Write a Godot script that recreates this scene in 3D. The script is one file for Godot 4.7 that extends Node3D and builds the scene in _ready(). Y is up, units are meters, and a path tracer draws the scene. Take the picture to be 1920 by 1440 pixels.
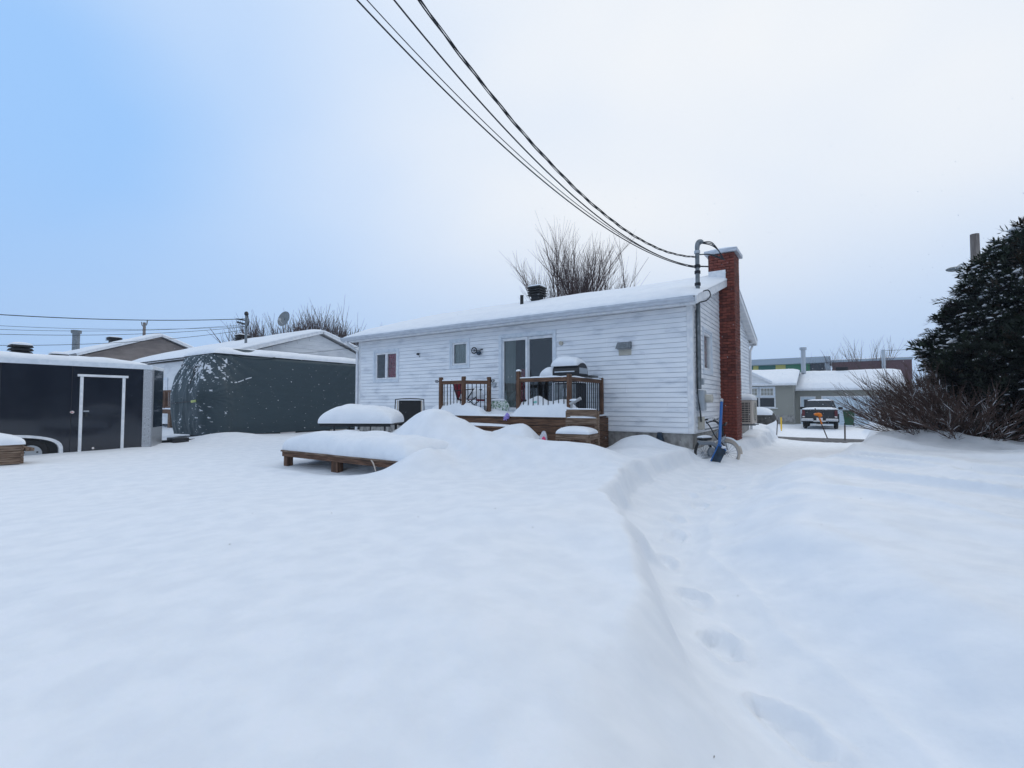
extends Node3D
# A snowed-in back yard behind a white bungalow. World axes follow the house: x along its back wall, -z towards the street, y up, metres.

const EYE := Vector3(0, 1.6, 0)
var M := {}
var used_names := {}
var rng := RandomNumberGenerator.new()
var noise := FastNoiseLite.new()
var noise_b := FastNoiseLite.new()

# ---------------------------------------------------------------- mesh builder
class B:
	var v := PackedVector3Array()
	var n := PackedVector3Array()
	var uv := PackedVector2Array()
	var ix := PackedInt32Array()
	var off := Vector3.ZERO

	func tri(a: Vector3, b: Vector3, c: Vector3) -> void:   # counter-clockwise seen from outside
		var m := (b - a).cross(c - a)
		if m.length_squared() < 1e-16: return
		m = m.normalized()
		var k := v.size()
		for p in [a, b, c]:
			v.append(p - off); n.append(m); uv.append(Vector2(p.x + p.z, p.y))
		ix.append(k); ix.append(k + 2); ix.append(k + 1)

	func quad(a: Vector3, b: Vector3, c: Vector3, d: Vector3) -> void:
		tri(a, b, c); tri(a, c, d)

	func hexa(p: Array) -> void:   # p[0..3] bottom ring counter-clockwise from above, p[4..7] top ring
		quad(p[3], p[2], p[1], p[0]); quad(p[4], p[5], p[6], p[7])
		for i in 4:
			var j := (i + 1) % 4
			quad(p[i], p[j], p[4 + j], p[4 + i])

	func box(c: Vector3, s: Vector3, bev := 0.0, bs := Basis()) -> void:
		var h := s / 2.0
		if bev <= 0.0:
			var p := []
			for y in [-h.y, h.y]:
				for q in [[-1, 1], [1, 1], [1, -1], [-1, -1]]:
					p.append(c + bs * Vector3(q[0] * h.x, y, q[1] * h.z))
			hexa(p)
			return
		bev = minf(bev, minf(h.x, minf(h.y, h.z)) * 0.9)
		var f := func(sx, sy, sz, ax) -> Vector3:   # corner point pulled in except along axis ax
			var q := Vector3(sx * (h.x - bev), sy * (h.y - bev), sz * (h.z - bev))
			if ax == 0: q.x = sx * h.x
			elif ax == 1: q.y = sy * h.y
			else: q.z = sz * h.z
			return c + bs * q
		for s1 in [-1, 1]:
			face([f.call(s1, -1, -1, 0), f.call(s1, 1, -1, 0), f.call(s1, 1, 1, 0), f.call(s1, -1, 1, 0)], c)
			face([f.call(-1, s1, -1, 1), f.call(1, s1, -1, 1), f.call(1, s1, 1, 1), f.call(-1, s1, 1, 1)], c)
			face([f.call(-1, -1, s1, 2), f.call(1, -1, s1, 2), f.call(1, 1, s1, 2), f.call(-1, 1, s1, 2)], c)
			for s2 in [-1, 1]:
				face([f.call(s1, s2, -1, 0), f.call(s1, s2, 1, 0), f.call(s1, s2, 1, 1), f.call(s1, s2, -1, 1)], c)
				face([f.call(s1, -1, s2, 0), f.call(s1, 1, s2, 0), f.call(s1, 1, s2, 2), f.call(s1, -1, s2, 2)], c)
				face([f.call(-1, s1, s2, 1), f.call(1, s1, s2, 1), f.call(1, s1, s2, 2), f.call(-1, s1, s2, 2)], c)
				for s3 in [-1, 1]:
					face([f.call(s1, s2, s3, 0), f.call(s1, s2, s3, 1), f.call(s1, s2, s3, 2)], c)

	func face(p: Array, inside: Vector3) -> void:   # convex face turned away from a point inside
		var m: Vector3 = (p[1] - p[0]).cross(p[2] - p[0])
		if m.dot(p[0] - inside) < 0.0: p.reverse()
		for i in range(1, p.size() - 1): tri(p[0], p[i], p[i + 1])

	func prism(poly: PackedVector2Array, z0: float, z1: float, tf := Transform3D()) -> void:   # polygon in x,y pushed along z
		if Geometry2D.is_polygon_clockwise(poly): poly.reverse()   # now counter-clockwise with y up
		var t := Geometry2D.triangulate_polygon(poly)
		for i in range(0, t.size(), 3):
			var q := [poly[t[i]], poly[t[i + 1]], poly[t[i + 2]]]
			if (q[1] - q[0]).cross(q[2] - q[0]) < 0.0: q.reverse()
			tri(tf * Vector3(q[0].x, q[0].y, z1), tf * Vector3(q[1].x, q[1].y, z1), tf * Vector3(q[2].x, q[2].y, z1))
			tri(tf * Vector3(q[0].x, q[0].y, z0), tf * Vector3(q[2].x, q[2].y, z0), tf * Vector3(q[1].x, q[1].y, z0))
		for i in poly.size():
			var a := poly[i]
			var b := poly[(i + 1) % poly.size()]
			quad(tf * Vector3(a.x, a.y, z0), tf * Vector3(b.x, b.y, z0), tf * Vector3(b.x, b.y, z1), tf * Vector3(a.x, a.y, z1))

	func tube(p: PackedVector3Array, r: Variant, sides := 8, cap := true) -> void:
		var t := (p[1] - p[0]).normalized()
		var a := (Vector3.UP if absf(t.y) < 0.9 else Vector3.RIGHT).cross(t).normalized()
		var k0 := v.size()
		for i in p.size():
			var t1 := (p[mini(i + 1, p.size() - 1)] - p[maxi(i - 1, 0)]).normalized()
			a = (a - t1 * a.dot(t1)).normalized()
			var b := t1.cross(a)
			var rr: float = r[i] if r is Array or r is PackedFloat32Array else r
			for s in sides + 1:
				var g := TAU * s / sides
				var d := a * cos(g) + b * sin(g)
				v.append(p[i] + d * rr - off); n.append(d); uv.append(Vector2(float(s) / sides, i))
		for i in p.size() - 1:
			for s in sides:
				var k := k0 + i * (sides + 1) + s
				var q := k + sides + 1
				for w in [k, q, k + 1, k + 1, q, q + 1]: ix.append(w)
		if cap:
			for e in [0, p.size() - 1]:
				var k := k0 + int(e) * (sides + 1)
				for s in range(1, sides - 1):
					var x := v[k] + off; var y := v[k + s] + off; var z := v[k + s + 1] + off
					if e == 0: tri(x, z, y)
					else: tri(x, y, z)

	func rod(a: Vector3, b: Vector3, r: float, sides := 8, r2 := -1.0) -> void:
		tube(PackedVector3Array([a, b]), [r, r if r2 < 0.0 else r2], sides)

	func grid(nu: int, nv: int, f: Callable, flip := false) -> void:   # f(u, v) in 0..1; normals from the neighbours
		var k0 := v.size()
		for j in nv + 1:
			for i in nu + 1:
				v.append(f.call(float(i) / nu, float(j) / nv) - off)
				uv.append(Vector2(float(i) / nu, float(j) / nv))
		var sg := -1.0 if flip else 1.0
		for j in nv + 1:
			for i in nu + 1:
				var du := v[k0 + j * (nu + 1) + mini(i + 1, nu)] - v[k0 + j * (nu + 1) + maxi(i - 1, 0)]
				var dv := v[k0 + mini(j + 1, nv) * (nu + 1) + i] - v[k0 + maxi(j - 1, 0) * (nu + 1) + i]
				var m := du.cross(dv) * sg
				n.append(m.normalized() if m.length_squared() > 1e-14 else Vector3.UP)
		for j in nv:
			for i in nu:
				var a := k0 + j * (nu + 1) + i
				var b := a + nu + 1
				for w in ([a, a + 1, b, b, a + 1, b + 1] if flip else [a, b, a + 1, a + 1, b, b + 1]): ix.append(w)

	func ball(c: Vector3, r: Vector3, nu := 12, nv := 8) -> void:
		grid(nu, nv, func(u: float, w: float) -> Vector3:
			var a := TAU * u
			var e := PI * (w - 0.5)
			return c + Vector3(cos(a) * cos(e) * r.x, sin(e) * r.y, -sin(a) * cos(e) * r.z))

	func ring(c: Vector3, axis: Vector3, r: float, w: float, sides := 28, thick := 8, arc := TAU, start := 0.0, ref := Vector3.ZERO) -> void:   # torus or part of one
		var a := (ref if ref != Vector3.ZERO else (Vector3.UP if absf(axis.y) < 0.9 else Vector3.RIGHT)).cross(axis).normalized()
		var b := axis.cross(a)
		var p := PackedVector3Array()
		for i in sides + 1:
			var g := start + arc * i / sides
			p.append(c + (a * cos(g) + b * sin(g)) * r)
		tube(p, w, thick, arc < TAU)

	func mesh() -> ArrayMesh:
		var arr := []
		arr.resize(Mesh.ARRAY_MAX)
		arr[Mesh.ARRAY_VERTEX] = v; arr[Mesh.ARRAY_NORMAL] = n; arr[Mesh.ARRAY_TEX_UV] = uv; arr[Mesh.ARRAY_INDEX] = ix
		var m := ArrayMesh.new()
		m.add_surface_from_arrays(Mesh.PRIMITIVE_TRIANGLES, arr)
		return m

# ---------------------------------------------------------------- scene helpers
func nb(at := Vector3.ZERO) -> B:
	var b := B.new()
	b.off = at
	return b

func numbered(called: String) -> String:
	var k: int = used_names.get(called, 0)
	used_names[called] = k + 1
	return called if k == 0 else "%s_%03d" % [called, k]

func tag(o: Node, label: String, category := "", group := "", kind := "") -> void:
	if label: o.set_meta("label", label)
	if category: o.set_meta("category", category)
	if group: o.set_meta("group", group)
	if kind: o.set_meta("kind", kind)

func thing(called: String, label: String, category: String, at := Vector3.ZERO, turn := 0.0, group := "") -> Node3D:
	var o := Node3D.new()
	o.name = numbered(called)
	add_child(o)
	o.position = at
	o.rotation.y = turn
	tag(o, label, category, group)
	return o

func part(parent: Node, called: String, b: B, m: Material, kind := "") -> MeshInstance3D:
	var o := MeshInstance3D.new()
	o.mesh = b.mesh()
	o.material_override = m
	o.name = called if parent != self else numbered(called)
	parent.add_child(o, true)
	if kind: o.set_meta("kind", kind)
	return o

func copy_part(parent: Node, called: String, mesh: Mesh, m: Material, tf: Transform3D) -> MeshInstance3D:
	var o := MeshInstance3D.new()
	o.mesh = mesh
	o.material_override = m
	o.name = called
	parent.add_child(o, true)
	o.transform = tf
	return o

func solid(parent: Node, called: String, c: Vector3, s: Vector3, m: Material, bev := 0.006, off := Vector3.ZERO) -> MeshInstance3D:
	var b := nb(off)
	b.box(c, s, bev)
	return part(parent, called, b, m)

func lin(r: float, g: float, b: float) -> Color:
	return Color(r, g, b).linear_to_srgb()

func mat(c: Color, rough := 0.8, metal := 0.0) -> StandardMaterial3D:
	var m := StandardMaterial3D.new()
	m.albedo_color = c.linear_to_srgb()
	m.roughness = rough
	m.metallic = metal
	return m

func tex(freq: float, stops: Array, size := 512, octaves := 4, sd := 1, as_normal := false, bump := 2.0, kind := FastNoiseLite.TYPE_SIMPLEX_SMOOTH) -> NoiseTexture2D:
	var f := FastNoiseLite.new()
	f.noise_type = kind
	f.frequency = freq
	f.fractal_octaves = octaves
	f.seed = sd
	var t := NoiseTexture2D.new()
	t.width = size; t.height = size
	t.seamless = true
	t.noise = f
	if as_normal:
		t.as_normal_map = true
		t.bump_strength = bump
	elif stops.size():
		var g := Gradient.new()
		var offs := PackedFloat32Array()
		var cols := PackedColorArray()
		for s in stops:
			offs.append(s[0]); cols.append(s[1].linear_to_srgb())
		g.offsets = offs; g.colors = cols
		t.color_ramp = g
	return t

func tmat(t: Texture2D, scale: Vector3, rough := 0.8, nrm: Texture2D = null, nscale := 1.0, world := true) -> StandardMaterial3D:
	var m := StandardMaterial3D.new()
	m.albedo_texture = t
	m.uv1_triplanar = true
	m.uv1_world_triplanar = world
	m.uv1_scale = scale
	m.roughness = rough
	if nrm:
		m.normal_enabled = true
		m.normal_texture = nrm
		m.normal_scale = nscale
	return m

# a pillow of fresh snow on a rectangular top
func pillow(b: B, cx: float, cz: float, y0: float, w: float, d: float, t: float, sd := 0.0, nu := 34, nv := 24, pw := 5.0, over := 0.03) -> void:
	var f := func(u: float, q: float) -> Vector3:
		var a := u * 2.0 - 1.0
		var c := q * 2.0 - 1.0
		a = signf(a) * (1.0 - pow(1.0 - absf(a), 1.7))
		c = signf(c) * (1.0 - pow(1.0 - absf(c), 1.7))
		var e := (1.0 - pow(absf(a), pw)) * (1.0 - pow(absf(c), pw))
		var h := pow(maxf(e, 0.0), 0.42)
		var x := a * w / 2.0
		var z := c * d / 2.0
		var nz := noise.get_noise_2d((cx + x + sd) * 60.0, (cz + z) * 60.0) * 0.10 + noise.get_noise_2d((cx + x) * 190.0, (cz + z + sd) * 190.0) * 0.03
		var bulge := 1.0 + over * sin(PI * minf(h, 1.0)) / maxf(minf(w, d), 0.2)
		var wob := 1.0 + noise.get_noise_2d((cx + x) * 150.0 + sd, (cz + z) * 150.0) * 0.04
		return Vector3(cx + x * bulge * wob, y0 + t * h * (1.0 + nz * 2.2), cz + z * bulge * wob)
	b.grid(nu, nv, f)
	b.grid(2, 2, func(u: float, q: float) -> Vector3: return Vector3(cx + (u - 0.5) * w * 0.98, y0 + 0.004, cz + (q - 0.5) * d * 0.98), true)

func curve(pts: Array, steps := 12) -> PackedVector3Array:
	var c := Curve3D.new()
	for i in pts.size():
		var t: Vector3 = (pts[mini(i + 1, pts.size() - 1)] - pts[maxi(i - 1, 0)]) / 6.0
		c.add_point(pts[i], -t, t)
	var out := PackedVector3Array()
	for i in (pts.size() - 1) * steps + 1:
		out.append(c.sample(mini(i / steps, pts.size() - 2) if i < (pts.size() - 1) * steps else pts.size() - 2, float(i % steps) / steps if i < (pts.size() - 1) * steps else 1.0))
	return out

# ---------------------------------------------------------------- materials
func make_materials() -> void:
	var snow_n := tex(0.02, [], 512, 5, 3, true, 3.0)
	var snow := tmat(tex(0.012, [[0.25, Color(0.75, 0.79, 0.845)], [0.75, Color(0.81, 0.845, 0.89)]], 512, 5, 4), Vector3(0.5, 0.5, 0.5), 0.75, snow_n, 0.55)
	M.snow = snow
	var wall_n := tex(0.03, [], 256, 3, 5, true, 1.0)
	M.siding = tmat(tex(0.008, [[0.15, Color(0.62, 0.655, 0.71)], [0.34, Color(0.78, 0.81, 0.855)], [0.55, Color(0.84, 0.865, 0.90)], [0.9, Color(0.87, 0.89, 0.92)]], 1024, 6, 11), Vector3(0.13, 0.42, 0.13), 0.42, wall_n, 0.15)
	M.siding_b = tmat(tex(0.010, [[0.2, Color(0.62, 0.64, 0.67)], [0.6, Color(0.76, 0.77, 0.79)]], 256, 5, 12), Vector3(0.3, 0.8, 0.3), 0.5)
	M.siding_tan = tmat(tex(0.010, [[0.2, Color(0.20, 0.165, 0.15)], [0.7, Color(0.27, 0.225, 0.20)]], 256, 5, 13), Vector3(0.3, 0.8, 0.3), 0.6)
	M.backing = mat(Color(0.60, 0.62, 0.66), 0.8)
	M.white = tmat(tex(0.02, [[0.2, Color(0.66, 0.69, 0.73)], [0.7, Color(0.80, 0.81, 0.83)]], 256, 5, 14), Vector3(0.9, 0.9, 0.9), 0.4)
	M.pale_trim = tmat(tex(0.02, [[0.2, Color(0.62, 0.68, 0.75)], [0.7, Color(0.72, 0.77, 0.83)]], 256, 5, 15), Vector3(0.9, 0.9, 0.9), 0.4)
	M.gutter = tmat(tex(0.02, [[0.2, Color(0.42, 0.46, 0.52)], [0.7, Color(0.56, 0.60, 0.66)]], 256, 5, 15), Vector3(0.5, 2.0, 2.0), 0.45)
	M.concrete = tmat(tex(0.012, [[0.2, Color(0.20, 0.19, 0.18)], [0.5, Color(0.31, 0.30, 0.285)], [0.8, Color(0.38, 0.37, 0.35)]], 512, 6, 16), Vector3(0.8, 0.5, 0.8), 0.9, tex(0.05, [], 256, 4, 17, true, 3.0), 0.5)
	var grain := tex(0.012, [[0.15, Color(0.045, 0.023, 0.014)], [0.45, Color(0.10, 0.050, 0.028)], [0.75, Color(0.15, 0.078, 0.045)], [0.95, Color(0.20, 0.115, 0.072)]], 512, 6, 18)
	var grain_n := tex(0.02, [], 512, 4, 19, true, 2.5)
	M.wood_x = tmat(grain, Vector3(0.35, 4.5, 4.5), 0.8, grain_n, 0.5)
	M.wood_y = tmat(grain, Vector3(4.5, 0.35, 4.5), 0.8, grain_n, 0.5)
	M.wood_z = tmat(grain, Vector3(4.5, 4.5, 0.35), 0.8, grain_n, 0.5)
	var old := tex(0.012, [[0.15, Color(0.07, 0.043, 0.028)], [0.5, Color(0.16, 0.105, 0.07)], [0.85, Color(0.27, 0.20, 0.15)]], 512, 6, 20)
	M.old_x = tmat(old, Vector3(0.4, 4.0, 4.0), 0.85, grain_n, 0.5)
	M.old_z = tmat(old, Vector3(4.0, 4.0, 0.4), 0.85, grain_n, 0.5)
	M.pole = tmat(tex(0.012, [[0.2, Color(0.12, 0.10, 0.09)], [0.8, Color(0.27, 0.235, 0.21)]], 256, 5, 21), Vector3(3.0, 0.25, 3.0), 0.9)
	var rub := tex(0.06, [], 256, 4, 22, true, 4.0)
	M.bricks = []
	for c in [Color(0.155, 0.040, 0.027), Color(0.185, 0.046, 0.031), Color(0.125, 0.033, 0.024), Color(0.22, 0.060, 0.040)]:
		M.bricks.append(tmat(tex(0.03, [[0.2, c * 0.75], [0.55, c], [0.9, c * 1.3]], 128, 4, 23 + M.bricks.size()), Vector3(3, 3, 3), 0.85, rub, 0.6))
	M.mortar = mat(Color(0.10, 0.030, 0.022), 0.95)
	M.metal_grey = tmat(tex(0.02, [[0.2, Color(0.13, 0.15, 0.16)], [0.8, Color(0.23, 0.25, 0.27)]], 256, 5, 28), Vector3(2, 1, 2), 0.45)
	M.metal_grey.metallic = 0.4
	M.galv = mat(Color(0.42, 0.45, 0.48), 0.42, 0.7)
	M.box_grey = mat(Color(0.36, 0.40, 0.44), 0.5)
	M.plastic_beige = mat(Color(0.50, 0.47, 0.40), 0.5)
	M.black = mat(Color(0.012, 0.013, 0.016), 0.45)
	M.black_matte = mat(Color(0.016, 0.017, 0.019), 0.85)
	M.iron = mat(Color(0.012, 0.014, 0.020), 0.5, 0.3)
	M.chrome = mat(Color(0.55, 0.57, 0.60), 0.22, 0.95)
	M.rubber = mat(Color(0.018, 0.018, 0.019), 0.85)
	M.cable = mat(Color(0.012, 0.016, 0.022), 0.6)
	var glass := StandardMaterial3D.new()
	glass.albedo_color = Color(0.10, 0.13, 0.15, 0.12)
	glass.transparency = BaseMaterial3D.TRANSPARENCY_ALPHA
	glass.roughness = 0.03
	glass.metallic_specular = 0.6
	M.glass = glass
	M.dark_glass = mat(Color(0.025, 0.032, 0.04), 0.08)
	M.curtain = tmat(tex(0.02, [[0.2, Color(0.20, 0.26, 0.25)], [0.8, Color(0.36, 0.42, 0.41)]], 128, 3, 30), Vector3(9, 0.3, 9), 0.9)
	M.curtain_red = tmat(tex(0.02, [[0.2, Color(0.16, 0.006, 0.022)], [0.8, Color(0.34, 0.018, 0.05)]], 128, 3, 31), Vector3(9, 0.5, 9), 0.9)
	M.room = mat(Color(0.10, 0.085, 0.08), 0.9)
	M.maroon = tmat(tex(0.03, [[0.2, Color(0.12, 0.006, 0.014)], [0.8, Color(0.30, 0.014, 0.03)]], 128, 3, 32), Vector3(4, 4, 4), 0.85)
	var body := mat(Color(0.006, 0.009, 0.018), 0.16)
	body.clearcoat_enabled = true
	body.clearcoat = 0.6
	body.clearcoat_roughness = 0.06
	body.normal_enabled = true
	body.normal_texture = tex(0.006, [], 256, 2, 33, true, 6.0)
	body.uv1_triplanar = true
	body.uv1_world_triplanar = true
	body.uv1_scale = Vector3(0.5, 0.35, 0.5)
	body.normal_scale = 0.10
	M.trailer = body
	M.plate = tmat(tex(0.05, [[0.25, Color(0.30, 0.32, 0.35)], [0.75, Color(0.58, 0.61, 0.65)]], 256, 3, 34, false, 2.0, FastNoiseLite.TYPE_CELLULAR), Vector3(4, 4, 4), 0.35, tex(0.09, [], 256, 1, 35, true, 6.0, FastNoiseLite.TYPE_CELLULAR), 1.0)
	M.plate.metallic = 0.6
	M.stain = mat(Color(0.35, 0.30, 0.25), 0.8)
	M.red_lamp = mat(Color(0.10, 0.012, 0.016), 0.25)
	M.orange = mat(Color(0.85, 0.22, 0.012), 0.6)
	M.yellow = mat(Color(0.85, 0.52, 0.03), 0.6)
	M.lime = mat(Color(0.62, 0.72, 0.30), 0.6)
	M.blue = mat(Color(0.012, 0.11, 0.36), 0.35)
	M.blue_dark = tmat(tex(0.02, [[0.2, Color(0.008, 0.020, 0.035)], [0.8, Color(0.016, 0.045, 0.085)]], 128, 4, 36), Vector3(2, 2, 2), 0.45)
	M.bike_grey = mat(Color(0.23, 0.26, 0.30), 0.35, 0.3)
	M.cream = mat(Color(0.52, 0.46, 0.40), 0.6)
	M.bin_green = mat(Color(0.016, 0.10, 0.045), 0.5)
	M.bin_lid = mat(Color(0.012, 0.062, 0.032), 0.5)
	M.lavender = mat(Color(0.38, 0.30, 0.72), 0.7)
	M.pink = mat(Color(0.62, 0.05, 0.16), 0.6)
	var film := StandardMaterial3D.new()
	film.albedo_color = Color(0.86, 0.88, 0.92, 0.55)
	film.transparency = BaseMaterial3D.TRANSPARENCY_ALPHA
	film.roughness = 0.25
	M.film = film
	M.mint = mat(Color(0.25, 0.60, 0.55), 0.6)
	M.bag = tmat(tex(0.012, [[0.40, Color(0.78, 0.80, 0.80)], [0.47, Color(0.66, 0.74, 0.60)], [0.52, Color(0.01, 0.16, 0.055)], [0.62, Color(0.006, 0.09, 0.03)], [0.66, Color(0.75, 0.78, 0.78)]], 256, 3, 37), Vector3(2.2, 2.2, 2.2), 0.45)
	M.pot = mat(Color(0.40, 0.41, 0.42), 0.7)
	M.asphalt = tmat(tex(0.03, [[0.2, Color(0.045, 0.045, 0.048)], [0.6, Color(0.085, 0.085, 0.09)], [0.9, Color(0.22, 0.23, 0.25)]], 256, 5, 38), Vector3(0.6, 0.6, 0.6), 0.9)
	M.stucco = tmat(tex(0.03, [[0.2, Color(0.25, 0.25, 0.22)], [0.5, Color(0.30, 0.30, 0.265)], [0.8, Color(0.36, 0.35, 0.31)]], 256, 4, 39), Vector3(1.5, 3.0, 1.5), 0.9)
	M.garage = mat(Color(0.58, 0.68, 0.76), 0.5)
	M.school_grey = mat(Color(0.30, 0.36, 0.42), 0.5)
	M.school_green = mat(Color(0.025, 0.20, 0.09), 0.5)
	M.school_teal = mat(Color(0.018, 0.135, 0.11), 0.5)
	M.school_yellow = mat(Color(0.52, 0.50, 0.13), 0.5)
	M.school_brown = tmat(tex(0.03, [[0.2, Color(0.075, 0.036, 0.040)], [0.8, Color(0.115, 0.058, 0.062)]], 256, 4, 40), Vector3(0.5, 2.0, 0.5), 0.9)
	M.bark = tmat(tex(0.03, [[0.2, Color(0.055, 0.038, 0.032)], [0.8, Color(0.12, 0.085, 0.072)]], 128, 4, 41), Vector3(2, 0.5, 2), 0.9)
	M.twig = mat(Color(0.075, 0.045, 0.040), 0.9)
	M.shrub_twig = mat(Color(0.095, 0.058, 0.046), 0.9)
	var leaf := StandardMaterial3D.new()
	leaf.vertex_color_use_as_albedo = true
	leaf.roughness = 0.7
	M.leaf = leaf
	M.stone = tmat(tex(0.03, [[0.2, Color(0.05, 0.048, 0.045)], [0.8, Color(0.13, 0.125, 0.12)]], 128, 4, 42), Vector3(1.5, 1.5, 1.5), 0.9)
	M.paint_dark = mat(Color(0.020, 0.022, 0.026), 0.25)
	M.sticker = mat(Color(0.75, 0.70, 0.68), 0.5)
	M.roofing = mat(Color(0.05, 0.05, 0.055), 0.95)
	M.red = mat(Color(0.5, 0.02, 0.03), 0.6)

# ---------------------------------------------------------------- snow ground
const PATH := [Vector2(0.75, 0.6), Vector2(0.35, -1.0), Vector2(-0.08, -2.1), Vector2(-0.62, -2.95), Vector2(-1.2, -4.1), Vector2(-1.5, -5.4), Vector2(-1.62, -7.4), Vector2(-1.72, -9.4), Vector2(-1.35, -12.0), Vector2(-0.95, -15.0), Vector2(-0.8, -19.0), Vector2(-0.7, -24.0)]
const PATH_L := [0.40, 0.36, 0.30, 0.28, 0.26, 0.55, 0.85, 0.70, 0.75, 0.85, 1.1, 1.6]
const PATH_R := [0.34, 0.34, 0.34, 0.34, 0.34, 0.42, 0.50, 0.75, 1.0, 1.05, 1.3, 1.8]
const PATH_Y := [0.30, 0.29, 0.28, 0.27, 0.27, 0.29, 0.33, 0.38, 0.36, 0.28, 0.16, 0.03]
const PRINTS := [[-0.20, -2.30, 0.9, 0.085], [-0.56, -2.86, 0.5, 0.075], [-0.86, -3.42, 0.8, 0.06], [-1.22, -4.05, 0.4, 0.06], [-1.36, -4.85, 0.3, 0.06], [-1.52, -5.45, 0.2, 0.06], [-1.48, -6.35, 0.1, 0.06], [-1.74, -6.9, 0.1, 0.05], [-1.5, -7.6, 0.1, 0.06], [-1.86, -8.3, 0.2, 0.05], [0.12, -1.85, 0.6, 0.08]]
const MOUNDS := [[-6.45, -6.62, 0.60, 0.60, 0.34], [-6.55, -6.75, 1.20, 0.95, 0.30], [-5.5, -6.75, 0.9, 0.85, 0.30], [-4.55, -6.85, 0.80, 0.80, 0.32], [-3.45, -7.0, 0.75, 0.60, 0.30],
	[-3.80, -9.80, 0.30, 0.45, 0.22], [-3.38, -9.85, 0.32, 0.42, 0.22], [-3.0, -9.9, 0.5, 0.6, 0.12], [-7.6, -6.9, 1.5, 1.1, 0.30], [-5.25, -8.0, 0.50, 0.42, 0.55],
	[-2.3, -6.0, 0.42, 0.5, 0.08], [-2.0, -4.5, 0.5, 0.6, 0.08], [-16.6, -7.6, 1.3, 0.9, 0.20], [-14.2, -8.6, 2.2, 1.5, 0.10], [-5.35, -5.35, 0.55, 0.55, 0.30], [-3.2, -8.6, 0.7, 0.6, 0.10],
	[1.9, -14.6, 1.2, 0.9, 0.28], [0.9, -18.0, 0.9, 1.2, 0.45], [2.4, -19.5, 2.2, 1.6, 0.75], [-2.75, -20.2, 0.9, 1.8, 0.45], [-3.4, -22.0, 1.4, 1.0, 0.45],
	[-3.1, -29.6, 1.4, 1.6, 0.75], [-4.6, -30.0, 2.2, 2.0, 0.8], [1.9, -31.5, 1.3, 2.4, 0.75], [3.6, -30.5, 2.4, 2.4, 0.95], [1.6, -27.4, 1.6, 1.0, 0.40], [6.5, -30.0, 3.0, 3.0, 1.0], [6.0, -20.0, 3.0, 2.0, 0.6]]

func smooth(a: float, b: float, x: float) -> float:
	var t := clampf((x - a) / (b - a), 0.0, 1.0)
	return t * t * (3.0 - 2.0 * t)

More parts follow.
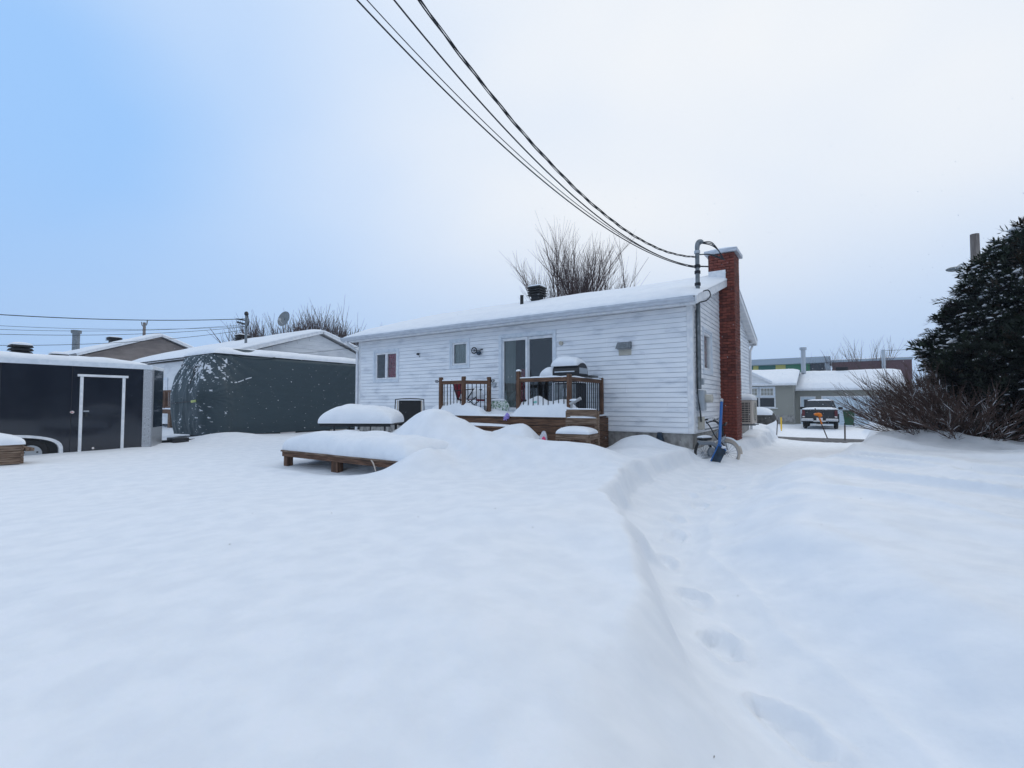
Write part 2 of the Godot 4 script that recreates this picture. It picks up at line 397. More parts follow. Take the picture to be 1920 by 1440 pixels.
func ground_height(x: float, z: float) -> float:
	# the untouched snow
	var left := smooth(-2.0, -8.0, x)
	var h := lerpf(0.66, 0.44, left)
	h = lerpf(h, 0.70, smooth(-1.6, 0.6, x))
	h = lerpf(h, 0.12, smooth(-17.0, -24.0, z) * smooth(-9.0, -3.0, x) if x < -3.0 else smooth(-17.0, -23.5, z))
	h = lerpf(h, 0.03, smooth(-21.0, -23.2, z) * 0.95)
	var rough := 1.0 - 0.6 * smooth(-24.0, -30.0, z)
	h += noise.get_noise_2d(x * 14.0, z * 14.0) * 0.07 * rough
	h += noise.get_noise_2d(x * 38.0 + 300.0, z * 38.0) * 0.030 * rough
	# drifts that the wind laid across the right half of the yard
	var wr := smooth(-1.2, 0.4, x) * smooth(2.0, -2.0, z)
	if wr > 0.0:
		var q := Vector2(x * 0.80 + z * 0.60, -x * 0.60 + z * 0.80)
		var rid := 1.0 - absf(noise_b.get_noise_2d(q.x * 16.0, q.y * 55.0)) * 2.0
		h += wr * (pow(maxf(rid, 0.0), 2.0) * 0.13 - 0.05 + noise_b.get_noise_2d(q.x * 30.0 + 90.0, q.y * 90.0) * 0.04)
	for m in MOUNDS:
		var dx: float = (x - m[0]) / m[2]
		var dz: float = (z - m[1]) / m[3]
		var e := dx * dx + dz * dz
		if e < 9.0: h += m[4] * exp(-e * (1.0 + 0.25 * noise.get_noise_2d(x * 90.0, z * 90.0)))
	# soft hollows on the near left field
	for m in [[-1.6, -2.9, 0.45, 0.35, -0.05], [-1.15, -2.5, 0.4, 0.3, -0.045], [-2.2, -3.2, 0.5, 0.3, 0.05], [-1.3, -1.5, 0.5, 0.3, 0.05], [-3.0, -4.6, 0.5, 0.3, -0.03], [-0.75, -1.55, 0.35, 0.6, -0.04], [-2.1, -4.6, 0.3, 0.25, -0.05]]:
		var dx: float = (x - m[0]) / m[2]
		var dz: float = (z - m[1]) / m[3]
		h += m[4] * exp(-dx * dx - dz * dz)
	# hollow scoured out under the low bench
	var bx := smooth(-9.1, -8.8, x) * smooth(-5.3, -5.9, x)
	h -= bx * 0.06 * smooth(-4.7, -5.05, z) * smooth(-6.2, -5.6, z)
	h += smooth(-9.3, -8.6, x) * smooth(-5.2, -5.8, x) * smooth(-5.75, -6.3, z) * 0.16 * smooth(-9.5, -8.5, z)
	# the trodden path
	if x > -5.0 and x < 4.0 and z > -25.0 and z < 2.0:
		var best := 1e9
		var side := 1.0
		var wid := 0.4
		var flr := 0.3
		var pt := Vector2(x, z)
		for i in PATH.size() - 1:
			var a: Vector2 = PATH[i]
			var ab: Vector2 = PATH[i + 1] - a
			var t := clampf((pt - a).dot(ab) / ab.length_squared(), 0.0, 1.0)
			var d := pt.distance_to(a + ab * t)
			if d < best:
				best = d
				side = signf(ab.cross(pt - a))
				wid = lerpf(PATH_R[i], PATH_R[i + 1], t) if side > 0.0 else lerpf(PATH_L[i], PATH_L[i + 1], t)
				flr = lerpf(PATH_Y[i], PATH_Y[i + 1], t)
		wid += noise.get_noise_2d(x * 55.0, z * 55.0) * (0.30 if side < 0.0 else 0.18) * smooth(-2.2, -4.5, z) + noise.get_noise_2d(x * 160.0, z * 160.0) * 0.035
		var bank := lerpf(0.20, 0.55, smooth(-2.6, -1.4, z)) if side < 0.0 else 0.75
		var k := smooth(wid, wid + bank, best)
		if side < 0.0: k = pow(k, 0.75)
		var tread := flr + noise.get_noise_2d(x * 110.0, z * 110.0) * 0.025 + noise.get_noise_2d(x * 330.0, z * 330.0) * 0.010
		tread += 0.10 * pow(clampf(best / maxf(wid, 0.1), 0.0, 1.0), 2.0)
		h = lerpf(minf(tread, h), h, k)
		if k < 0.9:
			for p in PRINTS:
				var dx: float = x - p[0]
				var dz: float = z - p[1]
				if dx * dx + dz * dz < 0.12:
					var ca := cos(p[2]); var sa := sin(p[2])
					var lx := (dx * ca - dz * sa) / 0.085
					var lz := (dx * sa + dz * ca) / 0.17
					var e := sqrt(lx * lx + lz * lz) + noise.get_noise_2d(x * 500.0, z * 500.0) * 0.35
					h -= 0.65 * p[3] * (1.0 - smooth(0.7, 1.15, e)) * (0.8 + 0.5 * noise.get_noise_2d(x * 700.0, z * 700.0))
					h += 0.018 * exp(-pow((e - 1.3) / 0.22, 2.0))
	# cleared drive and road across the street
	if z < -23.0:
		var road := smooth(-22.9, -23.4, z) * smooth(-26.9, -26.2, z)
		h = lerpf(h, 0.0, road)
		var drive := smooth(-3.3, -2.5, x) * smooth(1.6, 0.9, x) * smooth(-25.0, -26.5, z)
		h = lerpf(h, 0.03 + noise.get_noise_2d(x * 60.0, z * 60.0) * 0.03, drive)
	# keep snow off the walls' insides
	return h

func steps_list(parts: Array) -> PackedFloat32Array:   # [[from, to, step], ...]
	var out := PackedFloat32Array()
	for p in parts:
		var k := int(round(absf(p[1] - p[0]) / p[2]))
		for i in k: out.append(lerpf(p[0], p[1], float(i) / k))
	out.append(parts[-1][1])
	return out

func make_ground() -> void:
	var xs := steps_list([[-160, -60, 10], [-60, -24, 2.0], [-24, -9.6, 0.24], [-9.6, -2.8, 0.075], [-2.8, -1.6, 0.045], [-1.6, 0.5, 0.026], [0.5, 1.4, 0.045], [1.4, 4.5, 0.11], [4.5, 12, 0.5], [12, 40, 3], [40, 160, 12]])
	var zs := steps_list([[30, 3, 3], [3, 0, 0.3], [0, -1.2, 0.05], [-1.2, -4.6, 0.030], [-4.6, -7.5, 0.046], [-7.5, -11.5, 0.07], [-11.5, -20, 0.14], [-20, -36, 0.25], [-36, -60, 2], [-60, -240, 15]])
	var b := nb()
	var w := xs.size()
	for z in zs:
		for x in xs:
			b.v.append(Vector3(x, ground_height(x, z), z)); b.uv.append(Vector2(x, z))
	for j in zs.size():
		for i in w:
			var du := b.v[j * w + mini(i + 1, w - 1)] - b.v[j * w + maxi(i - 1, 0)]
			var dv := b.v[mini(j + 1, zs.size() - 1) * w + i] - b.v[maxi(j - 1, 0) * w + i]
			b.n.append(du.cross(dv).normalized())
	for j in zs.size() - 1:
		for i in w - 1:
			var a := j * w + i
			for q in [a, a + w, a + 1, a + 1, a + w, a + w + 1]: b.ix.append(q)
	tag(part(self, "snow_ground", b, M.snow), "deep white snow covering the whole back yard", "", "", "structure")
	var r := nb()
	r.box(Vector3(0, -0.02, -24.7), Vector3(120, 0.09, 2.6))
	tag(part(self, "road", r, M.asphalt), "bare grey strip of asphalt street between snow banks", "", "", "structure")

# ---------------------------------------------------------------- the bungalow
const HX0 := -13.42
const HX1 := -2.55
const HZ0 := -10.49
const HZ1 := -18.2
const HY0 := 0.98
const COURSE := 0.1072
const EAVE_Y := 3.78
const RIDGE_Z := -14.345
const SLOPE := 0.31

func roof_y(z: float) -> float:   # top of the roof deck
	return EAVE_Y + SLOPE * (RIDGE_Z * -1.0 - 10.03 - absf(z - RIDGE_Z))

func board_mesh(h := COURSE, proud := 0.024) -> ArrayMesh:   # unit length, bottom edge proud
	var b := nb()
	b.prism(PackedVector2Array([Vector2(0.001, 0), Vector2(proud, 0), Vector2(proud, 0.014), Vector2(proud * 0.45, h - 0.009), Vector2(0.001, h - 0.009)]), -0.5, 0.5, Transform3D(Basis(Vector3(0, 0, 1), Vector3(0, 1, 0), Vector3(-1, 0, 0)), Vector3.ZERO))
	return b.mesh()

func lay_boards(parent: Node3D, mesh: Mesh, m: Material, facing: float, origin: Vector3, span: Callable, openings: Array, y0: float, courses: int, pitch := COURSE) -> void:
	# span(y) gives [from, to] along the wall, openings are [a0, a1, course0, course1]
	var bs := Basis(Vector3.UP, facing)
	var along := bs * Vector3.RIGHT
	for k in courses:
		var y := y0 + k * pitch
		var se: Array = span.call(y + pitch)
		if se[1] - se[0] < 0.05: continue
		var cuts := [[se[0], se[1]]]
		for o in openings:
			if k < o[2] or k >= o[3]: continue
			var nxt := []
			for c in cuts:
				if o[0] > c[0] + 0.01: nxt.append([c[0], minf(o[0], c[1])])
				if o[1] < c[1] - 0.01: nxt.append([maxf(o[1], c[0]), c[1]])
				if o[1] <= c[0] or o[0] >= c[1]: pass
			cuts = nxt.filter(func(c): return c[1] - c[0] > 0.02)
		for c in cuts:
			var a: float = c[0]
			var joint := fposmod(floorf(k / 2.0) * 1.37, 3.66)
			while a < c[1] - 0.001:
				var e: float = minf(c[1], a + joint if joint > 0.5 else a + 3.66)
				joint = 3.66
				if c[1] - e < 0.4: e = c[1]
				var ln := e - a - 0.003
				copy_part(parent, "siding_board", mesh, m, Transform3D(bs.scaled_local(Vector3(ln, 1, 1)), origin + along * ((a + e) / 2.0) + Vector3(0, y, 0)))
				a = e

func wall_with_holes(b: B, a0: float, a1: float, y0: float, y1: float, holes: Array, tf: Transform3D, thick := 0.14) -> void:
	# plain boxes round rectangular holes; local x along, y up, z outward, the face at z = 0
	var xs := [a0, a1]
	for h in holes: xs.append(h[0]); xs.append(h[1])
	xs.sort()
	for i in xs.size() - 1:
		var x0: float = xs[i]
		var x1: float = xs[i + 1]
		if x1 - x0 < 0.001: continue
		var spans := [[y0, y1]]
		for h in holes:
			if h[0] <= x0 + 0.001 and h[1] >= x1 - 0.001:
				var nx := []
				for s in spans:
					if h[2] > s[0]: nx.append([s[0], minf(h[2], s[1])])
					if h[3] < s[1]: nx.append([maxf(h[3], s[0]), s[1]])
				spans = nx
		for s in spans:
			b.box(tf * Vector3((x0 + x1) / 2.0, (s[0] + s[1]) / 2.0, -thick / 2.0), Vector3(x1 - x0, s[1] - s[0], thick), 0.0, tf.basis)

func frame_boxes(b: B, tf: Transform3D, w: float, h: float, t: float, z0: float, z1: float, bev := 0.004) -> void:   # a rectangular frame, outer size w x h, centred
	var zc := (z0 + z1) / 2.0
	var d := z1 - z0
	b.box(tf * Vector3(0, h / 2.0 - t / 2.0, zc), Vector3(w, t, d), bev, tf.basis)
	b.box(tf * Vector3(0, -h / 2.0 + t / 2.0, zc), Vector3(w, t, d), bev, tf.basis)
	for s in [-1, 1]:
		b.box(tf * Vector3(s * (w / 2.0 - t / 2.0), 0, zc), Vector3(t, h - 2.0 * t, d), bev, tf.basis)

func window(parent: Node, tf: Transform3D, w: float, h: float, sashes: int, curtains := [], off := Vector3.ZERO, glass: Material = null, lites := Vector2i(1, 1)) -> MeshInstance3D:
	var f := nb(off)
	frame_boxes(f, tf, w, h, 0.058, -0.02, 0.036)
	frame_boxes(f, tf, w - 0.112, h - 0.112, 0.045, -0.06, 0.018)
	var win := part(parent, "window", f, M.pale_trim)
	var iw := w - 0.21
	var ih := h - 0.21
	for i in sashes:
		var sw := iw / sashes
		var x := -iw / 2.0 + sw * (i + 0.5)
		var st := Transform3D(tf.basis, tf * Vector3(x, 0, 0))
		var s := nb(off)
		frame_boxes(s, st, sw - 0.004, ih, 0.05, -0.05, 0.006)
		part(win, "sash", s, M.white)
		for a in lites.x:
			for c in lites.y:
				var p := nb(off)
				var pw := (sw - 0.1) / lites.x
				var ph := (ih - 0.1) / lites.y
				p.box(st * Vector3(-(sw - 0.1) / 2.0 + pw * (a + 0.5), -(ih - 0.1) / 2.0 + ph * (c + 0.5), -0.028), Vector3(pw - (0.02 if lites.x > 1 else 0.0), ph - (0.02 if lites.y > 1 else 0.0), 0.006), 0.0, tf.basis)
				part(win, "pane", p, glass if glass else M.glass)
		if lites.x > 1 or lites.y > 1:
			var mu := nb(off)
			for a in range(1, lites.x): mu.box(st * Vector3(-(sw - 0.1) / 2.0 + (sw - 0.1) / lites.x * a, 0, -0.025), Vector3(0.03, ih - 0.1, 0.02), 0.0, tf.basis)
			for c in range(1, lites.y): mu.box(st * Vector3(0, -(ih - 0.1) / 2.0 + (ih - 0.1) / lites.y * c, -0.025), Vector3(sw - 0.1, 0.03, 0.018), 0.0, tf.basis)
			part(win, "muntin", mu, M.white)
	for c in curtains:   # [x0, x1, y0, y1, material]
		var q := nb(off)
		q.grid(60, 2, func(u: float, s: float) -> Vector3:
			return tf * Vector3(lerpf(c[0], c[1], u), lerpf(c[2], c[3], s), -0.065 + 0.012 * sin(u * 40.0 * (c[1] - c[0]) * 1.7)))
		part(win, "curtain", q, c[4])
	return win

func gable_roof(house: Node3D, off: Vector3, x0: float, x1: float, z0: float, z1: float, eave: float, slope: float, snow_t: float, side_over: float) -> void:
	# roof slabs, fascia, snow for a house whose ridge runs along x; z0 is the near eave line, z1 the far one (roof edges)
	var rz := (z0 + z1) / 2.0
	var ry := eave + slope * absf(z0 - rz)
	var b := nb(off)
	b.prism(PackedVector2Array([Vector2(z0, eave), Vector2(rz, ry), Vector2(z1, eave), Vector2(z1, eave - 0.05), Vector2(rz, ry - 0.05), Vector2(z0, eave - 0.05)]), -x1, -x0, Transform3D(Basis(Vector3(0, 0, 1), Vector3(0, 1, 0), Vector3(-1, 0, 0)), Vector3.ZERO))
	part(house, "roof", b, M.roofing)
	var so := nb(off)
	so.prism(PackedVector2Array([Vector2(z0 - 0.03, eave - 0.052), Vector2(rz, ry - 0.052), Vector2(z1 + 0.03, eave - 0.052), Vector2(z1 + 0.03, eave - 0.08), Vector2(rz, ry - 0.08), Vector2(z0 - 0.03, eave - 0.08)]), -x1 + 0.02, -x0 - 0.02, Transform3D(Basis(Vector3(0, 0, 1), Vector3(0, 1, 0), Vector3(-1, 0, 0)), Vector3.ZERO))
	part(house, "roof_lining", so, M.white)
	for s in [x0, x1]:
		var r := nb(off)
		for e in [[z0, rz], [z1, rz]]:
			var dz: float = e[1] - e[0]
			var ang := atan2(slope * absf(dz), absf(dz))
			var c := Vector3(s, (eave + ry) / 2.0 - 0.085, (e[0] + e[1]) / 2.0)
			r.box(c, Vector3(0.035, 0.17, absf(dz) / cos(ang) + 0.02), 0.004, Basis(Vector3.RIGHT, ang * signf(e[1] - e[0]) * -1.0))
		part(house, "rake_board", r, M.white)
	var sn := nb(off)
	var f := func(u: float, q: float) -> Vector3:
		var a := u * 2.0 - 1.0
		a = signf(a) * (1.0 - pow(1.0 - absf(a), 1.8))
		var c := q * 2.0 - 1.0
		c = signf(c) * (1.0 - pow(1.0 - absf(c), 1.3))
		var x := lerpf(x0 - 0.03, x1 + 0.03, (a + 1.0) / 2.0)
		var z := lerpf(z0 - 0.01, z1 + 0.01, (c + 1.0) / 2.0)
		var deck := eave + slope * (absf(z0 - rz) - sqrt(pow(z - rz, 2.0) + 0.05))
		var ex := minf(x - (x0 - 0.03), (x1 + 0.03) - x)
		var ez := minf(absf(z - (z0 - 0.01)), absf(z - (z1 + 0.01)))
		var e := pow(clampf(ex / 0.5, 0.0, 1.0), 0.5) * pow(clampf(ez / 0.7, 0.0, 1.0), 0.6)
		var t := snow_t * (0.10 + 0.90 * e) * (1.0 + 0.25 * noise.get_noise_2d(x * 22.0, z * 40.0) + 0.06 * noise.get_noise_2d(x * 120.0, z * 120.0))
		return Vector3(x, deck + t if ex > 0.0 and ez > 0.0 else deck - 0.01, z)
	sn.grid(110, 60, f)
	part(house, "snow_cap", sn, M.snow)

func louvre_vent(parent: Node, at: Vector3, w: float, slats: int, off: Vector3) -> void:
	var b := nb(off)
	b.box(at + Vector3(0, 0.12, 0), Vector3(w * 0.62, 0.34, w * 0.62), 0.01)
	var v := part(parent, "roof_vent", b, M.black_matte)
	for k in slats:
		var s := nb(off)
		var y := at.y + 0.16 + k * 0.085
		var h := w / 2.0
		s.hexa([Vector3(at.x - h, y - 0.035, at.z + h), Vector3(at.x + h, y - 0.035, at.z + h), Vector3(at.x + h, y - 0.035, at.z - h), Vector3(at.x - h, y - 0.035, at.z - h),
			Vector3(at.x - h * 0.86, y + 0.02, at.z + h * 0.86), Vector3(at.x + h * 0.86, y + 0.02, at.z + h * 0.86), Vector3(at.x + h * 0.86, y + 0.02, at.z - h * 0.86), Vector3(at.x - h * 0.86, y + 0.02, at.z - h * 0.86)])
		part(v, "slat", s, M.black_matte)
	var c := nb(off)
	pillow(c, at.x, at.z, at.y + 0.16 + (slats - 1) * 0.085 + 0.018, w * 0.9, w * 0.9, 0.07, 3.0, 12, 12, 3.0)
	part(v, "snow_cap", c, M.snow)

func make_house() -> void:
	var at := Vector3((HX0 + HX1) / 2.0, 0, (HZ0 + HZ1) / 2.0)
	var h := thing("bungalow", "white clapboard bungalow with red brick chimney behind the wooden deck", "house", at)
	var cols := int(round((3.66 - HY0) / COURSE))
	# openings on the back wall: x0, x1, first course, last course
	var ops := [[-12.68, -11.46, 12, 22], [-9.35, -8.58, 15, 23], [-7.57, -5.81, 3, 23]]
	var b := nb(at)
	var holes := []
	for o in ops: holes.append([o[0] + 0.04, o[1] - 0.04, HY0 + o[2] * COURSE + 0.04, HY0 + o[3] * COURSE - 0.04])
	wall_with_holes(b, HX0 + 0.01, HX1 - 0.16, HY0, 3.70, holes, Transform3D(Basis(), Vector3(0, 0, HZ0)))
	var back := part(h, "back_wall", b, M.backing)
	var bm := board_mesh()
	lay_boards(back, bm, M.siding, 0.0, Vector3(0, 0, HZ0) - at, func(_y): return [HX0 + 0.10, HX1 - 0.10], ops, HY0, cols)
	# side wall with the gable, towards the drive
	var s := nb(at)
	var sops := [[11.38, 12.32, 12, 22]]   # along the wall = -z
	wall_with_holes(s, -HZ0 + 0.0, -HZ1, HY0, 3.70, [[11.42, 12.28, HY0 + 12 * COURSE + 0.04, HY0 + 22 * COURSE - 0.04]], Transform3D(Basis(Vector3.UP, PI / 2), Vector3(HX1, 0, 0)))
	s.prism(PackedVector2Array([Vector2(-HZ0, 3.70), Vector2(-HZ1, 3.70), Vector2(-RIDGE_Z, roof_y(RIDGE_Z) - 0.08)]), -0.14, 0.0, Transform3D(Basis(Vector3.UP, PI / 2), Vector3(HX1, 0, 0)))
	var side := part(h, "side_wall", s, M.backing)
	var reach := func(y: float) -> Array:
		if y < 3.70: return [-HZ0 + 0.10, -HZ1 - 0.08]
		var half := (roof_y(RIDGE_Z) - 0.07 - y) / SLOPE
		return [maxf(-RIDGE_Z - half, -HZ0 + 0.1), minf(-RIDGE_Z + half, -HZ1 - 0.08)]
	lay_boards(side, bm, M.siding, PI / 2, Vector3(HX1, 0, 0) - at, reach, sops + [[13.27, 14.02, 0, 80]], HY0, 38)
	# left gable and street wall, floor and ceiling close the rooms
	var c := nb(at)
	c.box(Vector3(HX0 + 0.07, (HY0 + 3.7) / 2.0, (HZ0 + HZ1) / 2.0), Vector3(0.14, 3.7 - HY0, HZ0 - HZ1 - 0.3))
	c.prism(PackedVector2Array([Vector2(-HZ0, 3.70), Vector2(-HZ1, 3.70), Vector2(-RIDGE_Z, roof_y(RIDGE_Z) - 0.08)]), 0.0, 0.14, Transform3D(Basis(Vector3.UP, PI / 2), Vector3(HX0, 0, 0)))
	c.box(Vector3((HX0 + HX1) / 2.0, (HY0 + 3.7) / 2.0, HZ1 + 0.07), Vector3(HX1 - HX0 - 0.3, 3.7 - HY0, 0.14))
	part(h, "outer_wall", c, M.siding_b)
	var fl := nb(at)
	fl.box(Vector3((HX0 + HX1) / 2.0, HY0 + 0.2, (HZ0 + HZ1) / 2.0), Vector3(HX1 - HX0 - 0.3, 0.1, HZ0 - HZ1 - 0.3))
	fl.box(Vector3((HX0 + HX1) / 2.0, 3.76, (HZ0 + HZ1) / 2.0), Vector3(HX1 - HX0 - 0.3, 0.08, HZ0 - HZ1 - 0.3))
	fl.box(Vector3((HX0 + HX1) / 2.0, 2.4, HZ0 - 3.2), Vector3(HX1 - HX0 - 0.3, 2.6, 0.1))
	fl.box(Vector3(-10.4, 2.4, HZ0 - 1.75), Vector3(0.1, 2.6, 2.8))
	part(h, "room_lining", fl, M.room)
	# foundation
	var fo := nb(at)
	fo.box(Vector3((HX0 + HX1) / 2.0, HY0 / 2.0 - 0.15, (HZ0 + HZ1) / 2.0), Vector3(HX1 - HX0 - 0.04, HY0 + 0.3, HZ0 - HZ1 - 0.04), 0.01)
	part(h, "foundation", fo, M.concrete)
	var st := nb(at)
	st.box(Vector3((HX0 + HX1) / 2.0, HY0 - 0.012, HZ0 + 0.012), Vector3(HX1 - HX0, 0.022, 0.03))
	st.box(Vector3(HX1 + 0.012, HY0 - 0.012, (HZ0 + HZ1) / 2.0), Vector3(0.03, 0.022, HZ0 - HZ1))
	part(h, "starter_strip", st, M.white)
	# corner posts
	for q in [[HX1, HZ0, -1, -1], [HX0, HZ0, 1, -1], [HX1, HZ1, -1, 1]]:
		var k := nb(at)
		k.box(Vector3(q[0] + q[2] * 0.04, (HY0 + 3.68) / 2.0, q[1] + 0.010 * -q[3]), Vector3(0.12, 3.68 - HY0, 0.03), 0.005)
		k.box(Vector3(q[0] - q[2] * 0.010, (HY0 + 3.68) / 2.0, q[1] + q[3] * 0.05), Vector3(0.03, 3.68 - HY0, 0.115), 0.005)
		part(h, "corner_post", k, M.white)
	# windows
	var wtf := func(o: Array) -> Transform3D: return Transform3D(Basis(), Vector3((o[0] + o[1]) / 2.0, HY0 + (o[2] + o[3]) / 2.0 * COURSE, HZ0))
	var hh := 10 * COURSE
	var w1 := window(h, wtf.call(ops[0]), 1.22, hh, 2, [[0.02, 0.52, -0.45, 0.45, M.curtain_red]], at)
	tag(w1, "two-sash window with a red curtain behind one pane")
	var w2 := window(h, wtf.call(ops[1]), 0.77, 8 * COURSE, 1, [[-0.3, 0.3, -0.35, 0.35, M.curtain]], at)
	tag(w2, "small square window beside the clothes line pulley")
	var w3 := window(h, Transform3D(Basis(Vector3.UP, PI / 2), Vector3(HX1, HY0 + 17 * COURSE, -11.85)), 0.94, hh, 1, [[-0.4, 0.4, -0.45, 0.45, M.white]], at)
	tag(w3, "narrow-looking window on the side wall beside the chimney")
	# patio door
	var dtf: Transform3D = wtf.call(ops[2])
	var dh := 20 * COURSE
	var d := nb(at)
	frame_boxes(d, dtf, 1.76, dh, 0.085, -0.06, 0.04)
	frame_boxes(d, dtf, 1.60, dh - 0.16, 0.03, -0.09, 0.015)
	var door := part(h, "patio_door", d, M.pale_trim)
	for i in 2:
		var x := -0.39 + 0.78 * i
		var z := -0.005 - 0.035 * i
		var sb := nb(at)
		var stf := Transform3D(Basis(), dtf * Vector3(x, 0, 0))
		frame_boxes(sb, stf, 0.82, dh - 0.23, 0.07, z - 0.04, z)
		part(door, "sash", sb, M.white)
		var pb := nb(at)
		pb.box(stf * Vector3(0, 0, z - 0.02), Vector3(0.69, dh - 0.36, 0.008))
		part(door, "pane", pb, M.glass)
	var cu := nb(at)
	cu.grid(80, 2, func(u: float, q: float) -> Vector3: return dtf * Vector3(lerpf(-0.74, -0.42, u), lerpf(-0.9, 0.95, q), -0.10 + 0.025 * sin(u * 44.0)))
	part(door, "curtain", cu, M.curtain)
	var ch := nb(at)   # a dark red armchair just inside the glass
	ch.ball(dtf * Vector3(-0.42, -0.45, -0.45), Vector3(0.24, 0.62, 0.16), 16, 12)
	part(door, "red_drape", ch, M.maroon)
	var hd := nb(at)
	hd.box(dtf * Vector3(0.03, -0.05, 0.02), Vector3(0.03, 0.22, 0.03), 0.008)
	part(door, "handle", hd, M.white)
	# roof
	var x0 := HX0 - 0.30
	var x1 := HX1 + 0.20
	gable_roof(h, at, x0, x1, -10.03, HZ1 - 0.46, EAVE_Y, SLOPE, 0.15, 0.2)
	# soffit boards under the near eave and the rake
	var so := nb(at)
	so.box(Vector3(0, 0, 0), Vector3(0.148, 0.012, 0.44), 0.003)
	so.off = Vector3.ZERO
	var sn := B.new()
	sn.box(Vector3.ZERO, Vector3(0.148, 0.012, 0.42), 0.003)
	var sm := sn.mesh()
	var soff := Node3D.new()
	soff.name = "soffit"
	h.add_child(soff)
	var kx := x0 + 0.08
	while kx < x1 - 0.05:
		for zz in [-10.26, HZ1 - 0.24]:
			copy_part(soff, "soffit_board", sm, M.white, Transform3D(Basis(), Vector3(kx, 3.672, zz) - at))
		kx += 0.152
	var rb := B.new()
	rb.box(Vector3.ZERO, Vector3(0.19, 0.012, 0.148), 0.003)
	var rm := rb.mesh()
	for sd in [-1, 1]:
		var zc := 0.12
		while zc < 4.2:
			var z: float = RIDGE_Z + sd * zc
			copy_part(soff, "soffit_board", rm, M.white, Transform3D(Basis(Vector3.RIGHT, sd * atan(SLOPE)), Vector3(HX1 + 0.10, roof_y(z) - 0.155, z) - at))
			zc += 0.146
	# fascia, gutters and downpipes
	for zz in [-10.045, HZ1 - 0.445]:
		var fa := nb(at)
		var sg := 1.0 if zz > -12.0 else -1.0
		fa.box(Vector3((x0 + x1) / 2.0, EAVE_Y - 0.085, zz), Vector3(x1 - x0 - 0.04, 0.17, 0.02))
		part(h, "fascia", fa, M.white)
		var gu := nb(at)
		var g2 := PackedVector2Array([Vector2(0, -0.03), Vector2(0.01, -0.03), Vector2(0.012, -0.115), Vector2(0.075, -0.115), Vector2(0.085, -0.075), Vector2(0.108, -0.045), Vector2(0.108, -0.012), Vector2(0.118, -0.012), Vector2(0.118, -0.055), Vector2(0.095, -0.085), Vector2(0.08, -0.128), Vector2(0, -0.128)])
		gu.prism(g2, x0 + 0.02, x1 - 0.02, Transform3D(Basis(Vector3(0, 0, sg), Vector3(0, 1, 0), Vector3(1 if sg < 0 else 1, 0, 0)), Vector3(0, EAVE_Y, zz + sg * 0.012)))
		part(h, "gutter", gu, M.gutter)
	for q in [[HX0 - 0.03, HZ0, -10.0, 1.0], [HX1 + 0.05, HZ1 + 0.12, HZ1 - 0.45, -1.0]]:
		var dp := nb(at)
		var pts := [Vector3(q[0], 3.66, q[2] + q[3] * 0.02), Vector3(q[0], 3.58, q[2]), Vector3(q[0], 3.36, q[1] + q[3] * 0.07), Vector3(q[0], 3.25, q[1] + q[3] * 0.07), Vector3(q[0], 0.7, q[1] + q[3] * 0.07)]
		dp.tube(PackedVector3Array(pts), 0.042, 8)
		part(h, "downpipe", dp, M.white)
	louvre_vent(h, Vector3(-8.35, 5.08, -13.75), 0.50, 4, at)
	var pv := nb(at)
	pv.rod(Vector3(-8.35, 4.7, -12.8), Vector3(-8.35, 5.06, -12.8), 0.055, 14)
	part(h, "vent_pipe", pv, M.black_matte)
	# small fittings on the back wall
	var hood := nb(at)
	hood.hexa([Vector3(-4.20, 2.84, HZ0 + 0.16), Vector3(-3.86, 2.84, HZ0 + 0.16), Vector3(-3.86, 2.84, HZ0 + 0.01), Vector3(-4.20, 2.84, HZ0 + 0.01), Vector3(-4.17, 2.99, HZ0 + 0.10), Vector3(-3.86, 2.99, HZ0 + 0.10), Vector3(-3.86, 2.99, HZ0 + 0.01), Vector3(-4.17, 2.99, HZ0 + 0.01)])
	var hp := part(h, "exhaust_hood", hood, M.metal_grey)
	var ho := nb(at)
	ho.box(Vector3(-4.02, 2.76, HZ0 + 0.02), Vector3(0.30, 0.13, 0.02), 0.004)
	part(hp, "hood_base", ho, M.plastic_beige)
	var hs := nb(at)
	pillow(hs, -4.01, HZ0 + 0.06, 2.988, 0.26, 0.07, 0.02, 1.0, 10, 8)
	part(hp, "snow_cap", hs, M.snow)
	for q in [[-7.72, 2.10, 0.075], [-5.66, 3.08, 0.05]]:
		var rv := nb(at)
		rv.rod(Vector3(q[0], q[1], HZ0), Vector3(q[0], q[1], HZ0 + 0.06), q[2], 20)
		rv.ring(Vector3(q[0], q[1], HZ0 + 0.06), Vector3(0, 0, 1), q[2] * 0.8, 0.014, 20, 6)
		part(h, "wall_vent", rv, M.galv if q[2] > 0.06 else M.plastic_beige)
	var pu := nb(at)   # clothes line pulley
	pu.ring(Vector3(-8.34, 3.06, HZ0 + 0.13), Vector3(0, 0, 1), 0.085, 0.014, 22, 6)
	for a in 6:
		pu.rod(Vector3(-8.34, 3.06, HZ0 + 0.13), Vector3(-8.34 + 0.085 * cos(a * PI / 3), 3.06 + 0.085 * sin(a * PI / 3), HZ0 + 0.13), 0.007, 5)
	pu.rod(Vector3(-8.34, 3.06, HZ0 + 0.13), Vector3(-8.14, 3.06, HZ0 + 0.10), 0.012, 6)
	pu.rod(Vector3(-8.14, 3.10, HZ0), Vector3(-8.14, 3.06, HZ0 + 0.12), 0.016, 6)
	part(h, "clothes_line_pulley", pu, M.iron)
	var bl := nb(at)
	bl.ball(Vector3(-8.20, 2.985, HZ0 + 0.10), Vector3(0.075, 0.06, 0.06), 12, 8)
	part(h, "line_tightener", bl, M.blue_dark)
	var hk := nb(at)
